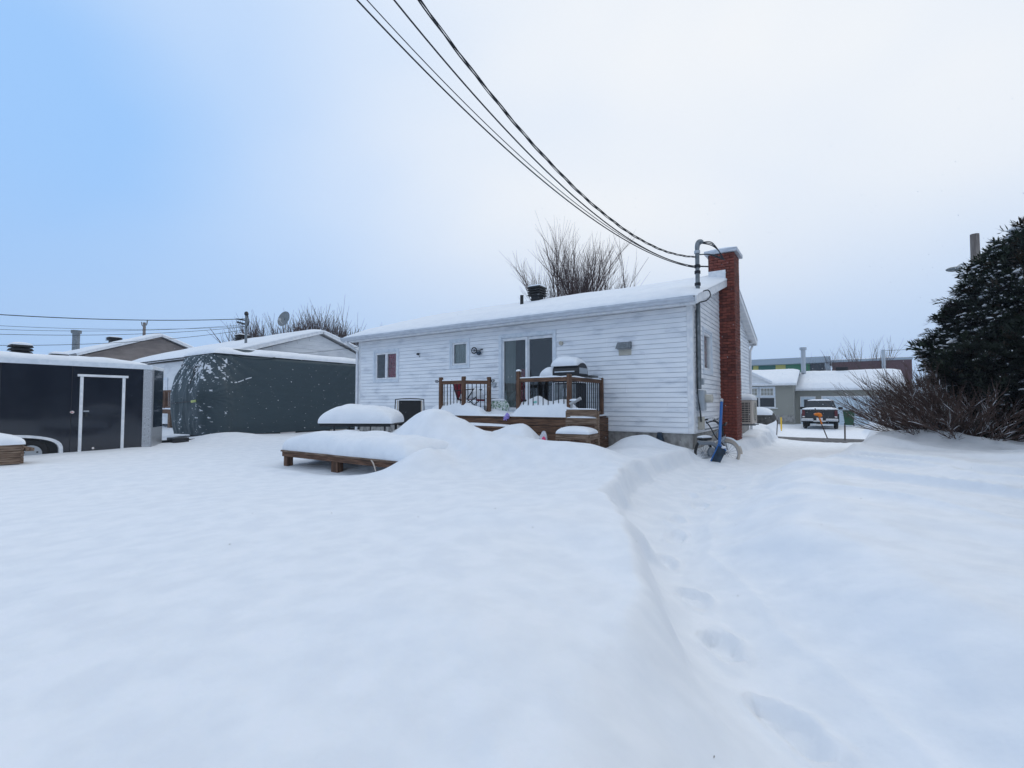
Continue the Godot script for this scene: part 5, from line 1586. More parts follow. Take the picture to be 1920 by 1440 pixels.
# ---------------------------------------------------------------- neighbours
func plain_house(called: String, label: String, x0: float, x1: float, z0: float, z1: float, base: float, eave: float, slope: float, snow: float, board: Material, over := 0.35) -> Array:
	var at := Vector3((x0 + x1) / 2.0, 0, (z0 + z1) / 2.0)
	var h := thing(called, label, "house", at)
	var rz := (z0 + z1) / 2.0
	var ry := eave + slope * (absf(z0 - rz) + 0.4) - 0.10
	var b := nb(at)
	b.box(Vector3((x0 + x1) / 2.0, (base + eave) / 2.0, rz), Vector3(x1 - x0, eave - base, absf(z1 - z0)))
	b.prism(PackedVector2Array([Vector2(-z0, eave - 0.01), Vector2(-z1, eave - 0.01), Vector2(-rz, ry)]), -(x1 - x0), 0.0, Transform3D(Basis(Vector3.UP, PI / 2), Vector3(x1, 0, 0)))
	part(h, "wall", b, board)
	var sd := nb(at)
	var n := int((ry - base) / 0.2)
	for k in n:
		var y := base + k * 0.2
		if y + 0.2 < eave:
			sd.prism(PackedVector2Array([Vector2(0.001, 0), Vector2(0.024, 0), Vector2(0.006, 0.195), Vector2(0.001, 0.195)]), -(x1 - x0) / 2.0, (x1 - x0) / 2.0, Transform3D(Basis(Vector3(0, 0, 1), Vector3(0, 1, 0), Vector3(-1, 0, 0)), Vector3((x0 + x1) / 2.0, y, z0)))
		var half := absf(z0 - rz) if y + 0.2 < eave else (ry - y - 0.2) / slope
		half = minf(half, absf(z0 - rz))
		if half > 0.1:
			sd.prism(PackedVector2Array([Vector2(0.001, 0), Vector2(0.024, 0), Vector2(0.006, 0.195), Vector2(0.001, 0.195)]), -half, half, Transform3D(Basis(Vector3(1, 0, 0), Vector3(0, 1, 0), Vector3(0, 0, 1)), Vector3(x1, y, rz)))
	part(h, "siding", sd, board)
	gable_roof(h, at, x0 - over, x1 + over, z0 + 0.42, z1 - 0.42, eave + 0.10, slope, snow, over)
	return [h, at]

func make_neighbours() -> void:
	var r := plain_house("neighbour_house", "white clapboard neighbour house behind the tarpaulin-covered camper", -32.2, -21.15, -10.1, -18.1, 0.6, 3.62, 0.33, 0.17, M.siding_b)
	var h: Node3D = r[0]
	var at: Vector3 = r[1]
	window(h, Transform3D(Basis(), Vector3(-28.0, 2.35, -10.08)), 0.75, 1.05, 2, [], at, M.dark_glass)
	louvre_vent(h, Vector3(-27.6, 4.98, -13.6), 0.62, 4, at)
	# neighbour's mast and dish
	var mt := Vector3(-21.58, 4.1, -10.8)
	var m := thing("service_mast", "dark service mast on the white neighbour roof behind the camper", "mast", mt)
	var p := B.new()
	p.rod(Vector3(0, -0.2, 0), Vector3(0, 1.42, 0), 0.055, 10)
	part(m, "pole", p, M.metal_grey)
	var w := B.new()
	w.ball(Vector3(0.0, 1.45, 0), Vector3(0.09, 0.11, 0.09), 10, 8)
	part(m, "weatherhead", w, M.black)
	for k in 3:
		var l := B.new()
		l.tube(curve([Vector3(0.04, 1.42, 0), Vector3(0.26, 1.2 + 0.04 * k, 0.05), Vector3(0.30 - 0.04 * k, 0.95, 0.05), Vector3(0.06, 0.90 - 0.05 * k, 0.02)], 6), 0.012, 5)
		part(m, "drip_wire", l, M.cable)
	var br := B.new()
	br.rod(Vector3(-0.35, 1.22, 0.25), Vector3(0, 1.15, 0), 0.03, 6)
	br.rod(Vector3(-0.30, 1.08, 0.25), Vector3(0, 0.98, 0), 0.04, 6)
	part(m, "bracket", br, M.cable)
	var dt := Vector3(-21.6, 4.95, -12.6)
	var d := thing("satellite_dish", "grey satellite dish on the white neighbour roof", "satellite dish", dt)
	var ds := B.new()
	var dn := Vector3(0.35, 0.35, 0.87).normalized()
	var da := Vector3.UP.cross(dn).normalized()
	var db := dn.cross(da)
	for k in 2:
		ds.grid(24, 6, func(u: float, q: float) -> Vector3:
			var rr := 0.36 * q
			return Vector3(-0.05, 0.62, 0) + (da * cos(TAU * u) * 0.85 + db * sin(TAU * u) * 1.1) * rr + dn * (0.35 * rr * rr * 1.6 - 0.01 * k), k == 1)
	part(d, "reflector", ds, M.metal_grey)
	var ar := B.new()
	ar.rod(Vector3(0.10, 0.0, 0), Vector3(-0.05, 0.55, -0.05), 0.03, 8)
	ar.rod(Vector3(-0.05, 0.30, 0.02), Vector3(0.28, 0.48, 0.42), 0.018, 6)
	ar.box(Vector3(0.29, 0.52, 0.44), Vector3(0.09, 0.09, 0.12), 0.01)
	part(d, "arm", ar, M.pot)
	# neighbour's deck
	var kt := Vector3(-25.7, 0, -9.72)
	var k := thing("wooden_deck", "small brown deck with railing against the white neighbour house", "deck", kt)
	solid(k, "platform", Vector3(0, 1.22, 0), Vector3(2.8, 0.20, 0.66), M.wood_x, 0.01)
	for x in [-1.3, -0.45, 0.45, 1.3]: solid(k, "railing_post", Vector3(x, 1.72, 0.27), Vector3(0.14, 0.95, 0.10), M.wood_y, 0.008)
	solid(k, "rail", Vector3(0, 2.16, 0.27), Vector3(2.8, 0.10, 0.06), M.wood_x, 0.008)
	solid(k, "rail", Vector3(0, 1.42, 0.27), Vector3(2.8, 0.08, 0.05), M.wood_x, 0.008)
	for i in 15: solid(k, "baluster", Vector3(-1.2 + i * 0.17, 1.80, 0.27), Vector3(0.05, 0.7, 0.04), M.wood_y, 0.004)
	for x in [-1.25, 0.0, 1.25]: solid(k, "post", Vector3(x, 0.65, 0.20), Vector3(0.26, 1.0, 0.14), M.old_x, 0.008)
	var ks := B.new()
	pillow(ks, 0, 0, 1.31, 2.78, 0.64, 0.10, 71.0, 30, 20, 5.0)
	part(k, "snow_cap", ks, M.snow)
	# tan house farther along
	var c := plain_house("neighbour_house", "tan clapboard neighbour house with brown gable behind the trailer", -62, -41.9, -10.3, -19.0, 0.5, 4.80, 0.38, 0.2, M.siding_tan, 0.5)
	var ct: Vector3 = c[1]
	var cp := nb(ct)
	cp.rod(Vector3(-53.2, 5.6, -12.6), Vector3(-53.2, 7.55, -12.6), 0.26, 14)
	cp.rod(Vector3(-53.2, 7.5, -12.6), Vector3(-53.2, 7.75, -12.6), 0.36, 14)
	part(c[0], "chimney_pipe", cp, M.metal_grey)
	louvre_vent(c[0], Vector3(-45.6, 6.25, -13.0), 0.85, 3, ct)
	# far utility pole
	utility_pole(Vector3(-71.0, 0, -23.2), 11.6, "distant utility pole with insulators behind the tan gable", true)

func utility_pole(at: Vector3, h: float, label: String, pins: bool) -> Node3D:
	var t := thing("utility_pole", label, "utility pole", at)
	var p := B.new()
	p.tube(PackedVector3Array([Vector3(0, -0.3, 0), Vector3(0, h * 0.5, 0), Vector3(0, h, 0)]), [0.20, 0.175, 0.15], 16)
	part(t, "pole", p, M.pole)
	if pins:
		for s in [-1, 1]:
			var b := B.new()
			b.tube(curve([Vector3(0, h - 0.5, 0), Vector3(s * 0.7, h - 0.3, 0), Vector3(s * 0.9, h + 0.15, 0)], 6), 0.07, 6)
			part(t, "insulator_arm", b, M.metal_grey)
	return t

func make_across_street() -> void:
	# beige house: left wing with a small gable, garage wing set back
	var at := Vector3(-3.0, 0, -43.0)
	var h := thing("neighbour_house", "beige brick house with white garage door across the street", "house", at)
	var b := nb(at)
	var zf := -41.0
	var wtf := Transform3D(Basis(), Vector3(-4.93, 1.92, zf))
	b.box(Vector3(-8.0, 1.5, zf - 3.5), Vector3(10.4, 3.1, 7.0))
	var lw := part(h, "wing_wall", b, M.stucco)
	var b2 := nb(at)
	b2.box(Vector3(0.4, 1.35, zf - 5.5), Vector3(6.4, 2.75, 8.0))
	part(h, "garage_wall", b2, M.stucco)
	var ba := nb(at)
	ba.box(Vector3(-8.0, 0.45, zf + 0.02), Vector3(10.44, 0.5, 0.06))
	part(lw, "stone_base", ba, M.concrete)
	# two double-hung windows
	for i in 2:
		var w := window(h, Transform3D(Basis(), Vector3(-5.62 + 1.08 * i, 2.45, zf + 0.02)), 1.12, 0.82, 1, [], at, M.dark_glass, Vector2i(4, 2))
		var lo := nb(at)
		frame_boxes(lo, Transform3D(Basis(), Vector3(-5.62 + 1.08 * i, 1.66, zf + 0.02)), 1.12, 0.82, 0.075, -0.02, 0.036)
		var fr := part(w, "lower_sash", lo, M.white)
		var pn := nb(at)
		pn.box(Vector3(-5.62 + 1.08 * i, 1.66, zf + 0.025), Vector3(0.98, 0.68, 0.01))
		part(w, "lower_pane", pn, M.dark_glass)
	solid(h, "sill", Vector3(-5.08, 1.22, zf + 0.05), Vector3(2.5, 0.06, 0.12), M.white, 0.01, at)
	# garage and entry doors
	var gz := zf - 1.5 + 0.02
	var gd := nb(at)
	gd.box(Vector3(0.75, 1.03, gz), Vector3(3.55, 2.06, 0.05))
	var door := part(h, "garage_door", gd, M.garage)
	for k in 4: solid(door, "panel", Vector3(0.75, 0.28 + k * 0.51, gz + 0.03), Vector3(3.45, 0.485, 0.03), M.garage, 0.012, at)
	var gf := nb(at)
	frame_boxes(gf, Transform3D(Basis(), Vector3(0.75, 1.02, gz)), 3.75, 2.22, 0.09, 0.0, 0.07)
	part(door, "door_frame", gf, M.white)
	var ed := nb(at)
	ed.box(Vector3(-1.98, 1.02, gz), Vector3(0.86, 2.04, 0.06), 0.01)
	var en := part(h, "entry_door", ed, M.garage)
	solid(en, "pane", Vector3(-1.98, 1.50, gz + 0.03), Vector3(0.50, 0.76, 0.02), M.dark_glass, 0.004, at)
	var ef := nb(at)
	frame_boxes(ef, Transform3D(Basis(), Vector3(-1.98, 1.04, gz)), 1.0, 2.14, 0.07, 0.0, 0.05)
	part(en, "door_frame", ef, M.white)
	var wl := nb(at)
	wl.rod(Vector3(-1.18, 1.62, gz + 0.08), Vector3(-1.18, 1.84, gz + 0.08), 0.08, 10, 0.03)
	part(h, "porch_lantern", wl, M.sticker)
	# roofs with snow
	for q in [[-13.4, -2.6, zf + 0.4, zf - 7.6, 3.05, 0.30], [-2.75, 3.8, zf - 1.1, zf - 9.0, 2.68, 0.36]]:
		var rb := nb(at)
		gable_roof(h, at, q[0], q[1], q[2], q[3], q[4], q[5], 0.20, 0.2)
		var fa := nb(at)
		fa.box(Vector3((q[0] + q[1]) / 2.0, q[4] - 0.06, q[2] + 0.02), Vector3(q[1] - q[0], 0.15, 0.06), 0.01)
		part(h, "gutter", fa, M.white)
	# dormer gable over the window
	var dg := nb(at)
	dg.prism(PackedVector2Array([Vector2(-7.9, 3.12), Vector2(-4.35, 3.12), Vector2(-6.1, 4.12)]), zf - 2.6, zf + 0.30)
	var gab := part(h, "gable", dg, M.siding_b)
	for s in [-1, 1]:
		var gr := nb(at)
		var ln := Vector2(1.78, 1.0).length() + 0.25
		gr.box(Vector3(-6.1 + s * 0.95, 3.64, zf - 1.0), Vector3(ln, 0.10, 3.0), 0.01, Basis(Vector3(0, 0, 1), -s * atan2(1.0, 1.78)))
		part(gab, "gable_roof", gr, M.white)
		var gs := nb(at)
		gs.box(Vector3(-6.1 + s * 0.95, 3.76, zf - 1.05), Vector3(ln, 0.16, 2.95), 0.06, Basis(Vector3(0, 0, 1), -s * atan2(1.0, 1.78)))
		part(gab, "snow_cap", gs, M.snow)
	var cp := nb(at)
	cp.rod(Vector3(-2.35, 4.0, zf - 4.2), Vector3(-2.35, 5.95, zf - 4.2), 0.17, 12)
	cp.rod(Vector3(-2.35, 5.9, zf - 4.2), Vector3(-2.35, 6.1, zf - 4.2), 0.25, 12)
	part(h, "chimney_pipe", cp, M.galv)
	var vb := nb(at)
	vb.box(Vector3(0.2, 4.30, zf - 5.2), Vector3(0.8, 0.30, 0.8), 0.02)
	part(h, "roof_vent", vb, M.black_matte)
	# school behind
	var st := Vector3(-8.0, 0, -88.0)
	var s := thing("school_building", "low modern building with green and yellow panels under a grey roof edge", "building", st)
	solid(s, "wall", Vector3(-11.6, 3.85, -4.0), Vector3(36.0, 7.7, 8.0), M.school_teal, 0.0)
	solid(s, "roof_fascia", Vector3(-11.4, 8.22, -3.0), Vector3(36.8, 0.95, 9.0), M.school_grey, 0.05)
	solid(s, "corner_column", Vector3(6.6, 3.9, 1.0), Vector3(0.7, 7.6, 0.9), M.school_grey, 0.03)
	var edges := [-16.0, -11.7, -10.9, -8.45, -7.0, -4.9, -3.7]
	var tones := [M.school_teal, M.school_yellow, M.school_teal, M.school_yellow, M.school_green, M.school_green]
	for i in 6:
		var ww: float = edges[i + 1] - edges[i]
		solid(s, "facade_panel", Vector3((edges[i] + edges[i + 1]) / 2.0 + 8.0, 7.0, 0.03), Vector3(ww - 0.05, 1.5, 0.08), tones[i], 0.01)
	solid(s, "facade_panel", Vector3(3.7, 6.0, 0.08), Vector3(1.1, 0.5, 0.06), M.school_yellow, 0.01)
	solid(s, "window_band", Vector3(5.5, 6.9, 0.10), Vector3(2.3, 1.6, 0.05), M.dark_glass, 0.01)
	var bt := Vector3(-0.9, 0, -86.0)
	var a := thing("brick_annex", "windowless brown brick building with flat snowy roof behind the beige house", "building", bt)
	solid(a, "wall", Vector3(4.7, 3.85, -5.0), Vector3(9.2, 7.7, 10.0), M.school_brown, 0.0)
	solid(a, "roof_edge", Vector3(4.7, 7.85, -5.0), Vector3(9.4, 0.35, 10.2), M.school_grey, 0.02)
	var an := B.new()
	pillow(an, 4.7, -5.0, 8.0, 9.2, 10.0, 0.2, 5.0, 20, 14, 6.0)
	part(a, "snow_cap", an, M.snow)
	make_truck()
	# wheeled bin
	var w := thing("wheeled_bin", "green wheeled bin beside the white garage door", "bin", Vector3(0.50, 0.05, -40.2))
	var wb := B.new()
	wb.hexa([Vector3(-0.24, 0.06, 0.26), Vector3(0.24, 0.06, 0.26), Vector3(0.24, 0.06, -0.26), Vector3(-0.24, 0.06, -0.26), Vector3(-0.33, 0.98, 0.36), Vector3(0.33, 0.98, 0.36), Vector3(0.33, 0.98, -0.36), Vector3(-0.33, 0.98, -0.36)])
	part(w, "bin_body", wb, M.bin_green)
	solid(w, "lid", Vector3(0, 1.02, 0), Vector3(0.72, 0.09, 0.78), M.bin_lid, 0.03)
	for x in [-0.26, 0.26]:
		var wh := B.new()
		wh.rod(Vector3(x - 0.03, 0.10, 0.26), Vector3(x + 0.03, 0.10, 0.26), 0.10, 14)
		part(w, "wheel", wh, M.rubber)
	# stakes along the drive
	var k1 := thing("marker_stake", "thin dark wooden stake left of the snowy street", "stake", Vector3(-2.42, 0.0, -24.95))
	var kb := B.new(); kb.rod(Vector3(0, -0.1, 0), Vector3(0.06, 0.84, 0), 0.022, 6)
	part(k1, "shaft", kb, M.bark)
	var k2 := thing("marker_stake", "short yellow stake standing in the snow bank across the street", "stake", Vector3(-2.53, 0.30, -28.5))
	solid(k2, "shaft", Vector3(0, 0.26, 0), Vector3(0.075, 0.62, 0.05), M.yellow, 0.01)
	solid(k2, "point", Vector3(0, -0.07, 0), Vector3(0.05, 0.14, 0.035), M.yellow, 0.01)
	var k3 := thing("marker_stake", "brown stake at the near edge of the street beside the green bin", "stake", Vector3(0.15, 0.0, -24.9))
	var k3b := B.new(); k3b.rod(Vector3(0, -0.1, 0), Vector3(0.01, 0.66, 0), 0.035, 6)
	part(k3, "shaft", k3b, M.pole)
	var k4 := thing("marker_flag", "leaning snow marker with orange top in front of the pickup", "marker", Vector3(-0.46, 0.05, -25.7))
	var k4b := B.new(); k4b.rod(Vector3(0, -0.1, 0), Vector3(-0.46, 1.32, 0.28), 0.024, 6)
	part(k4, "shaft", k4b, M.bark)
	var k4o := B.new()
	k4o.ball(Vector3(-0.36, 1.05, 0.22), Vector3(0.16, 0.075, 0.06), 12, 8)
	k4o.ball(Vector3(-0.28, 0.99, 0.22), Vector3(0.09, 0.07, 0.05), 10, 8)
	k4o.rod(Vector3(-0.30, 0.90, 0.21), Vector3(-0.22, 0.62, 0.15), 0.035, 6)
	part(k4, "orange_top", k4o, M.orange)
	# snowy boulder
	var bo := thing("boulder", "dark boulder with a snow cap beyond the heat pump", "boulder", Vector3(-2.75, 0.62, -22.3))
	var bb := B.new()
	bb.grid(22, 14, func(u: float, q: float) -> Vector3:
		var g := TAU * u
		var e := PI * (q - 0.5)
		var rr := 1.0 + 0.3 * noise.get_noise_3d(cos(g) * 50.0, sin(e) * 50.0, sin(g) * 50.0)
		return Vector3(0.62 * cos(g) * cos(e) * rr, 0.38 + 0.36 * sin(e) * rr, -0.45 * sin(g) * cos(e) * rr))
	part(bo, "stone", bb, M.stone)
	var bs := B.new()
	pillow(bs, -0.05, 0.0, 0.50, 1.05, 0.85, 0.30, 4.0, 24, 20, 2.0)
	part(bo, "snow_cap", bs, M.snow)
	var lp := utility_pole(Vector3(4.86, 0, -27.5), 8.72, "tall wooden utility pole with a street lamp rising behind the cedar", false)
	var la := B.new()
	la.tube(curve([Vector3(-0.1, 6.7, 0.1), Vector3(-0.3, 7.25, 0.4), Vector3(-0.55, 7.35, 0.8), Vector3(-0.75, 7.2, 1.0)], 6), 0.035, 6)
	part(lp, "lamp_arm", la, M.galv)
	var lh := B.new()
	lh.ball(Vector3(-0.85, 7.12, 1.05), Vector3(0.26, 0.10, 0.16), 12, 8)
	part(lp, "lamp_head", lh, M.metal_grey)
	M.pole = M.galv
	var p2 := utility_pole(Vector3(3.75, 0, -61.0), 7.0, "pale utility pole in front of the brown brick building", false)
	var ln := nb()
	ln.tube(line_between(Vector3(3.75, 6.9, -61), Vector3(30, 7.4, -52), 0.4), 0.02, 5)
	tag(part(self, "overhead_cable", ln, M.cable), "faint line running right from the pale utility pole", "cable", "far street lines")

func make_truck() -> void:
	var at := Vector3(-1.02, 0.02, -34.4)
	var t := thing("pickup_truck", "dark pickup truck with snow on its bed parked across the street", "truck", at)
	var b := B.new()
	# bed and fenders, seen from the tail
	b.hexa([Vector3(-0.93, 0.48, 0), Vector3(0.93, 0.48, 0), Vector3(0.93, 0.48, -5.2), Vector3(-0.93, 0.48, -5.2), Vector3(-0.90, 1.20, 0), Vector3(0.90, 1.20, 0), Vector3(0.90, 1.12, -5.2), Vector3(-0.90, 1.12, -5.2)])
	part(t, "body", b, M.paint_dark)
	var c := B.new()
	c.hexa([Vector3(-0.88, 1.18, -1.55), Vector3(0.88, 1.18, -1.55), Vector3(0.88, 1.18, -3.7), Vector3(-0.88, 1.18, -3.7), Vector3(-0.68, 1.74, -1.85), Vector3(0.68, 1.74, -1.85), Vector3(0.68, 1.74, -3.1), Vector3(-0.68, 1.74, -3.1)])
	part(t, "cab", c, M.paint_dark)
	var rw := B.new()
	rw.hexa([Vector3(-0.76, 1.24, -1.57), Vector3(0.76, 1.24, -1.57), Vector3(0.76, 1.24, -1.70), Vector3(-0.76, 1.24, -1.70), Vector3(-0.62, 1.66, -1.79), Vector3(0.62, 1.66, -1.79), Vector3(0.62, 1.66, -1.92), Vector3(-0.62, 1.66, -1.92)])
	part(t, "rear_window", rw, M.dark_glass)
	var tg := solid(t, "tailgate", Vector3(0, 0.90, 0.02), Vector3(1.42, 0.56, 0.05), M.paint_dark, 0.02)
	solid(tg, "handle", Vector3(0, 1.05, 0.055), Vector3(0.26, 0.08, 0.03), M.black, 0.01)
	solid(tg, "ridge", Vector3(0, 1.10, 0.04), Vector3(1.38, 0.06, 0.05), M.paint_dark, 0.02)
	for s in [-1, 1]:
		var tl := solid(t, "tail_lamp", Vector3(s * 0.83, 0.98, 0.02), Vector3(0.15, 0.34, 0.06), M.red_lamp, 0.02)
		solid(tl, "reverse_lens", Vector3(s * 0.82, 0.76, 0.03), Vector3(0.13, 0.07, 0.06), M.sticker, 0.015)
		solid(t, "bumper", Vector3(s * 0.62, 0.58, 0.12), Vector3(0.62, 0.16, 0.18), M.chrome, 0.03)
		solid(t, "mirror", Vector3(s * 1.06, 1.26, -2.9), Vector3(0.24, 0.17, 0.10), M.black, 0.03)
		var fe := B.new()
		fe.hexa([Vector3(s * 0.93 - 0.05, 0.42, -0.5), Vector3(s * 0.93 + 0.05, 0.42, -0.5), Vector3(s * 0.93 + 0.05, 0.42, -1.6), Vector3(s * 0.93 - 0.05, 0.42, -1.6), Vector3(s * 0.93 - 0.05, 0.92, -0.7), Vector3(s * 0.93 + 0.05, 0.92, -0.7), Vector3(s * 0.93 + 0.05, 0.92, -1.4), Vector3(s * 0.93 - 0.05, 0.92, -1.4)])
		part(t, "fender", fe, M.black_matte)
		for z in [-1.05, -4.3]:
			var w := B.new()
			w.ring(Vector3(s * 0.80, 0.37, z), Vector3.RIGHT, 0.26, 0.12, 24, 10)
			var wh := part(t, "wheel", w, M.rubber)
			var ri := B.new()
			ri.rod(Vector3(s * 0.74, 0.37, z), Vector3(s * 0.88, 0.37, z), 0.20, 16)
			part(wh, "rim", ri, M.galv)
	solid(t, "step_bumper", Vector3(0, 0.50, 0.12), Vector3(0.66, 0.08, 0.16), M.chrome, 0.02)
	solid(t, "licence_plate", Vector3(0, 0.62, 0.07), Vector3(0.32, 0.16, 0.02), M.sticker, 0.005)
	solid(t, "axle", Vector3(0, 0.38, -1.05), Vector3(1.5, 0.14, 0.14), M.black_matte, 0.03)
	solid(t, "spare_wheel", Vector3(0, 0.46, -0.4), Vector3(0.7, 0.2, 0.5), M.black_matte, 0.08)
	var s1 := B.new()
	pillow(s1, 0, -0.78, 1.19, 1.78, 1.55, 0.13, 3.0, 30, 20, 5.0)
	part(t, "snow_cap", s1, M.snow)
	var s2 := B.new()
	pillow(s2, 0, -2.5, 1.735, 1.36, 1.3, 0.09, 8.0, 24, 16, 4.0)
	part(t, "snow_cap", s2, M.snow)

# ---------------------------------------------------------------- trees
func branch(b: B, from: Vector3, dir: Vector3, ln: float, r: float, depth: int, up: float, spread: float, kids: int) -> void:
	var p := PackedVector3Array([from])
	var d := dir
	var segs := 4 if depth > 1 else 3
	var rr := [r]
	for i in segs:
		d = (d + Vector3(rng.randf_range(-1, 1), rng.randf_range(-0.6, 1) * 0.8 + up, rng.randf_range(-1, 1)) * 0.13).normalized()
		p.append(p[i] + d * ln / segs)
		rr.append(r * (1.0 - 0.55 * (i + 1) / segs))
	b.tube(p, rr, 6 if r > 0.05 else (4 if r > 0.015 else 3), false)
	if depth <= 0: return
	for k in kids:
		var t := rng.randf_range(0.25, 1.0) if k > 0 else 1.0
		var seg := mini(int(t * segs), segs - 1)
		var q := p[seg].lerp(p[seg + 1], t * segs - seg)
		var side := Vector3(rng.randf_range(-1, 1), rng.randf_range(-0.3, 0.6), rng.randf_range(-1, 1)).normalized()
		var nd := (d + side * spread + Vector3(0, up, 0)).normalized()
		branch(b, q, nd, ln * rng.randf_range(0.50, 0.78), r * 0.48, depth - 1, up, spread, kids)

func bare_tree(called: String, label: String, at: Vector3, h: float, sd: int, stems: int, depth: int, kids: int, spread: float, fan: float, group := "", rbase := 0.0) -> Node3D:
	rng.seed = sd
	var t := thing(called, label, "tree", at, 0.0, group)
	var tr := B.new()
	var r := rbase if rbase > 0.0 else h * 0.018
	tr.tube(PackedVector3Array([Vector3(0, -0.2, 0), Vector3(0, h * 0.12, 0), Vector3(0.05, h * 0.24, 0)]), [r * 1.3, r, r * 0.85], 10)
	part(t, "trunk", tr, M.bark)
	var b := B.new()
	for i in stems:
		var g := TAU * i / stems + rng.randf_range(-0.3, 0.3)
		var d := Vector3(cos(g) * fan, 1.0, sin(g) * fan).normalized()
		branch(b, Vector3(0.02 * cos(g), h * rng.randf_range(0.14, 0.24), 0.02 * sin(g)), d, h * rng.randf_range(0.38, 0.52), r * 0.5, depth, 0.22, spread, kids)
	part(t, "crown", b, M.twig)
	return t

func make_trees() -> void:
	bare_tree("bare_tree", "large bare tree with upright branches rising behind the bungalow roof", Vector3(-14.0, 0, -29.2), 10.0, 5, 12, 3, 7, 0.50, 0.36)
	var spots := [[-45.5, -24.0, 8.5, 21, "leftmost of the bare trees behind the white neighbour roof"], [-43.6, -25.6, 8.5, 22, "second bare tree from the neighbour's mast"], [-41.6, -26.2, 8.8, 23, "bare tree directly behind the satellite dish"], [-39.6, -27.6, 8.9, 24, "bare tree behind the white gable peak"], [-37.0, -29.5, 7.6, 25, "rightmost bare tree of the row, next to the bungalow eave"]]
	for s in spots:
		bare_tree("bare_tree", s[4], Vector3(s[0], 0, s[1]), s[2], s[3], 12, 2, 11, 0.42, 0.34, "bare trees behind the neighbours", 0.16)
	bare_tree("bare_tree", "small bare tree above the brown brick building", Vector3(2.4, 0, -76.5), 9.6, 31, 7, 2, 7, 0.55, 0.6, "", 0.12)
	bare_tree("bare_tree", "low bare sapling beside the grey roof edge of the modern building", Vector3(-1.5, 0, -80.0), 8.0, 32, 6, 2, 5, 0.5, 0.5, "", 0.09)
	make_shrub()
	make_cedars()

func make_shrub() -> void:
	var at := Vector3(2.35, 0.55, -15.2)
	var t := thing("bare_shrub", "spreading brown leafless shrub in front of the cedar", "shrub", at)
	rng.seed = 91
	var st := B.new()
	var tw := B.new()
	var sn := B.new()
	for i in 125:
		var g := rng.randf_range(PI * 0.55, PI * 1.45) if i % 5 else rng.randf_range(0, TAU)
		# lean mostly towards the open side (-x, a little +z)
		var lift := rng.randf_range(0.10, 1.1)
		var dir := Vector3(cos(g), lift, sin(g) * 0.7 + 0.35).normalized()
		var ln := rng.randf_range(1.5, 2.35) * (1.0 if lift < 0.7 else 0.85)
		var root := Vector3(rng.randf_range(-0.35, 0.35), 0.05, rng.randf_range(-0.3, 0.3))
		var p := PackedVector3Array([root])
		var d := dir
		for k in 6:
			d = (d + Vector3(rng.randf_range(-1, 1) * 0.12, 0.05 - 0.07 * lift + rng.randf_range(-1, 1) * 0.1, rng.randf_range(-1, 1) * 0.12)).normalized()
			p.append(p[k] + d * ln / 6.0)
		st.tube(p, [0.015, 0.013, 0.011, 0.009, 0.007, 0.005, 0.003], 4, false)
		for k in 30:
			var q := rng.randf_range(0.25, 1.0) * 6.0
			var si := mini(int(q), 5)
			var o := p[si].lerp(p[si + 1], q - si)
			var nd := ((p[si + 1] - p[si]).normalized() + Vector3(rng.randf_range(-1, 1), rng.randf_range(-0.2, 1.0), rng.randf_range(-1, 1)) * 0.62).normalized()
			var l2 := rng.randf_range(0.18, 0.48)
			var e := o + nd * l2
			var e2 := e + (nd + Vector3(rng.randf_range(-1, 1), rng.randf_range(-0.4, 1), rng.randf_range(-1, 1)) * 0.3).normalized() * l2 * 0.6
			tw.tube(PackedVector3Array([o, e, e2]), [0.0056, 0.004, 0.002], 3, false)
			if rng.randf() < 0.22:
				sn.tube(PackedVector3Array([o.lerp(e, 0.2) + Vector3(0, 0.006, 0), o.lerp(e, 0.5) + Vector3(0, 0.010, 0), o.lerp(e, 0.9) + Vector3(0, 0.006, 0)]), [0.003, 0.008, 0.002], 4, false)
	part(t, "stems", st, M.shrub_twig)
	part(t, "twigs", tw, M.shrub_twig)
	part(t, "snow_flecks", sn, M.snow, "stuff")

func spray(sd: int) -> Array:   # a flat fan of scale leaves on a thin twig, along +z, about 0.3 m: vertices, normals, indices
	var v := PackedVector3Array()
	var n := PackedVector3Array()
	var ix := PackedInt32Array()
	var r := RandomNumberGenerator.new()
	r.seed = sd
	var blade := func(o: Vector3, d: Vector3, ln: float, w: float) -> void:
		var s := d.cross(Vector3.UP).normalized() * w
		var k := v.size()
		var lift := Vector3(0, r.randf_range(-0.02, 0.03), 0)
		for q in [o, o + d * ln * 0.55 + s + lift, o + d * ln * 0.55 - s + lift, o + d * ln + lift * 1.6]:
			v.append(q)
			n.append((Vector3.UP + d * 0.3 + s * r.randf_range(-20, 20)).normalized())
		for w2 in [0, 1, 2, 2, 1, 3]: ix.append(k + w2)
	for i in 6:
		var z := 0.03 + i * 0.045
		for s in [-1, 1]:
			var d := Vector3(s * r.randf_range(0.55, 0.95), r.randf_range(-0.25, 0.25), r.randf_range(0.55, 0.9)).normalized()
			var ln := 0.15 * (1.0 - i * 0.09) * r.randf_range(0.8, 1.2)
			blade.call(Vector3(0, 0.01 * sin(i), z), d, ln, 0.012)
			blade.call(Vector3(0, 0.01 * sin(i), z) + d * ln * 0.4, (d + Vector3(0, r.randf_range(-0.3, 0.3), 0.9)).normalized(), ln * 0.6, 0.009)
	blade.call(Vector3.ZERO, Vector3(0, 0, 1), 0.36, 0.012)
	return [v, n, ix]

func cedar_profile(t: float) -> float:
	return pow(maxf(0.0, 1.0 - pow(t, 2.6)), 0.75) * (0.62 + 0.38 * smooth(0.0, 0.35, t))

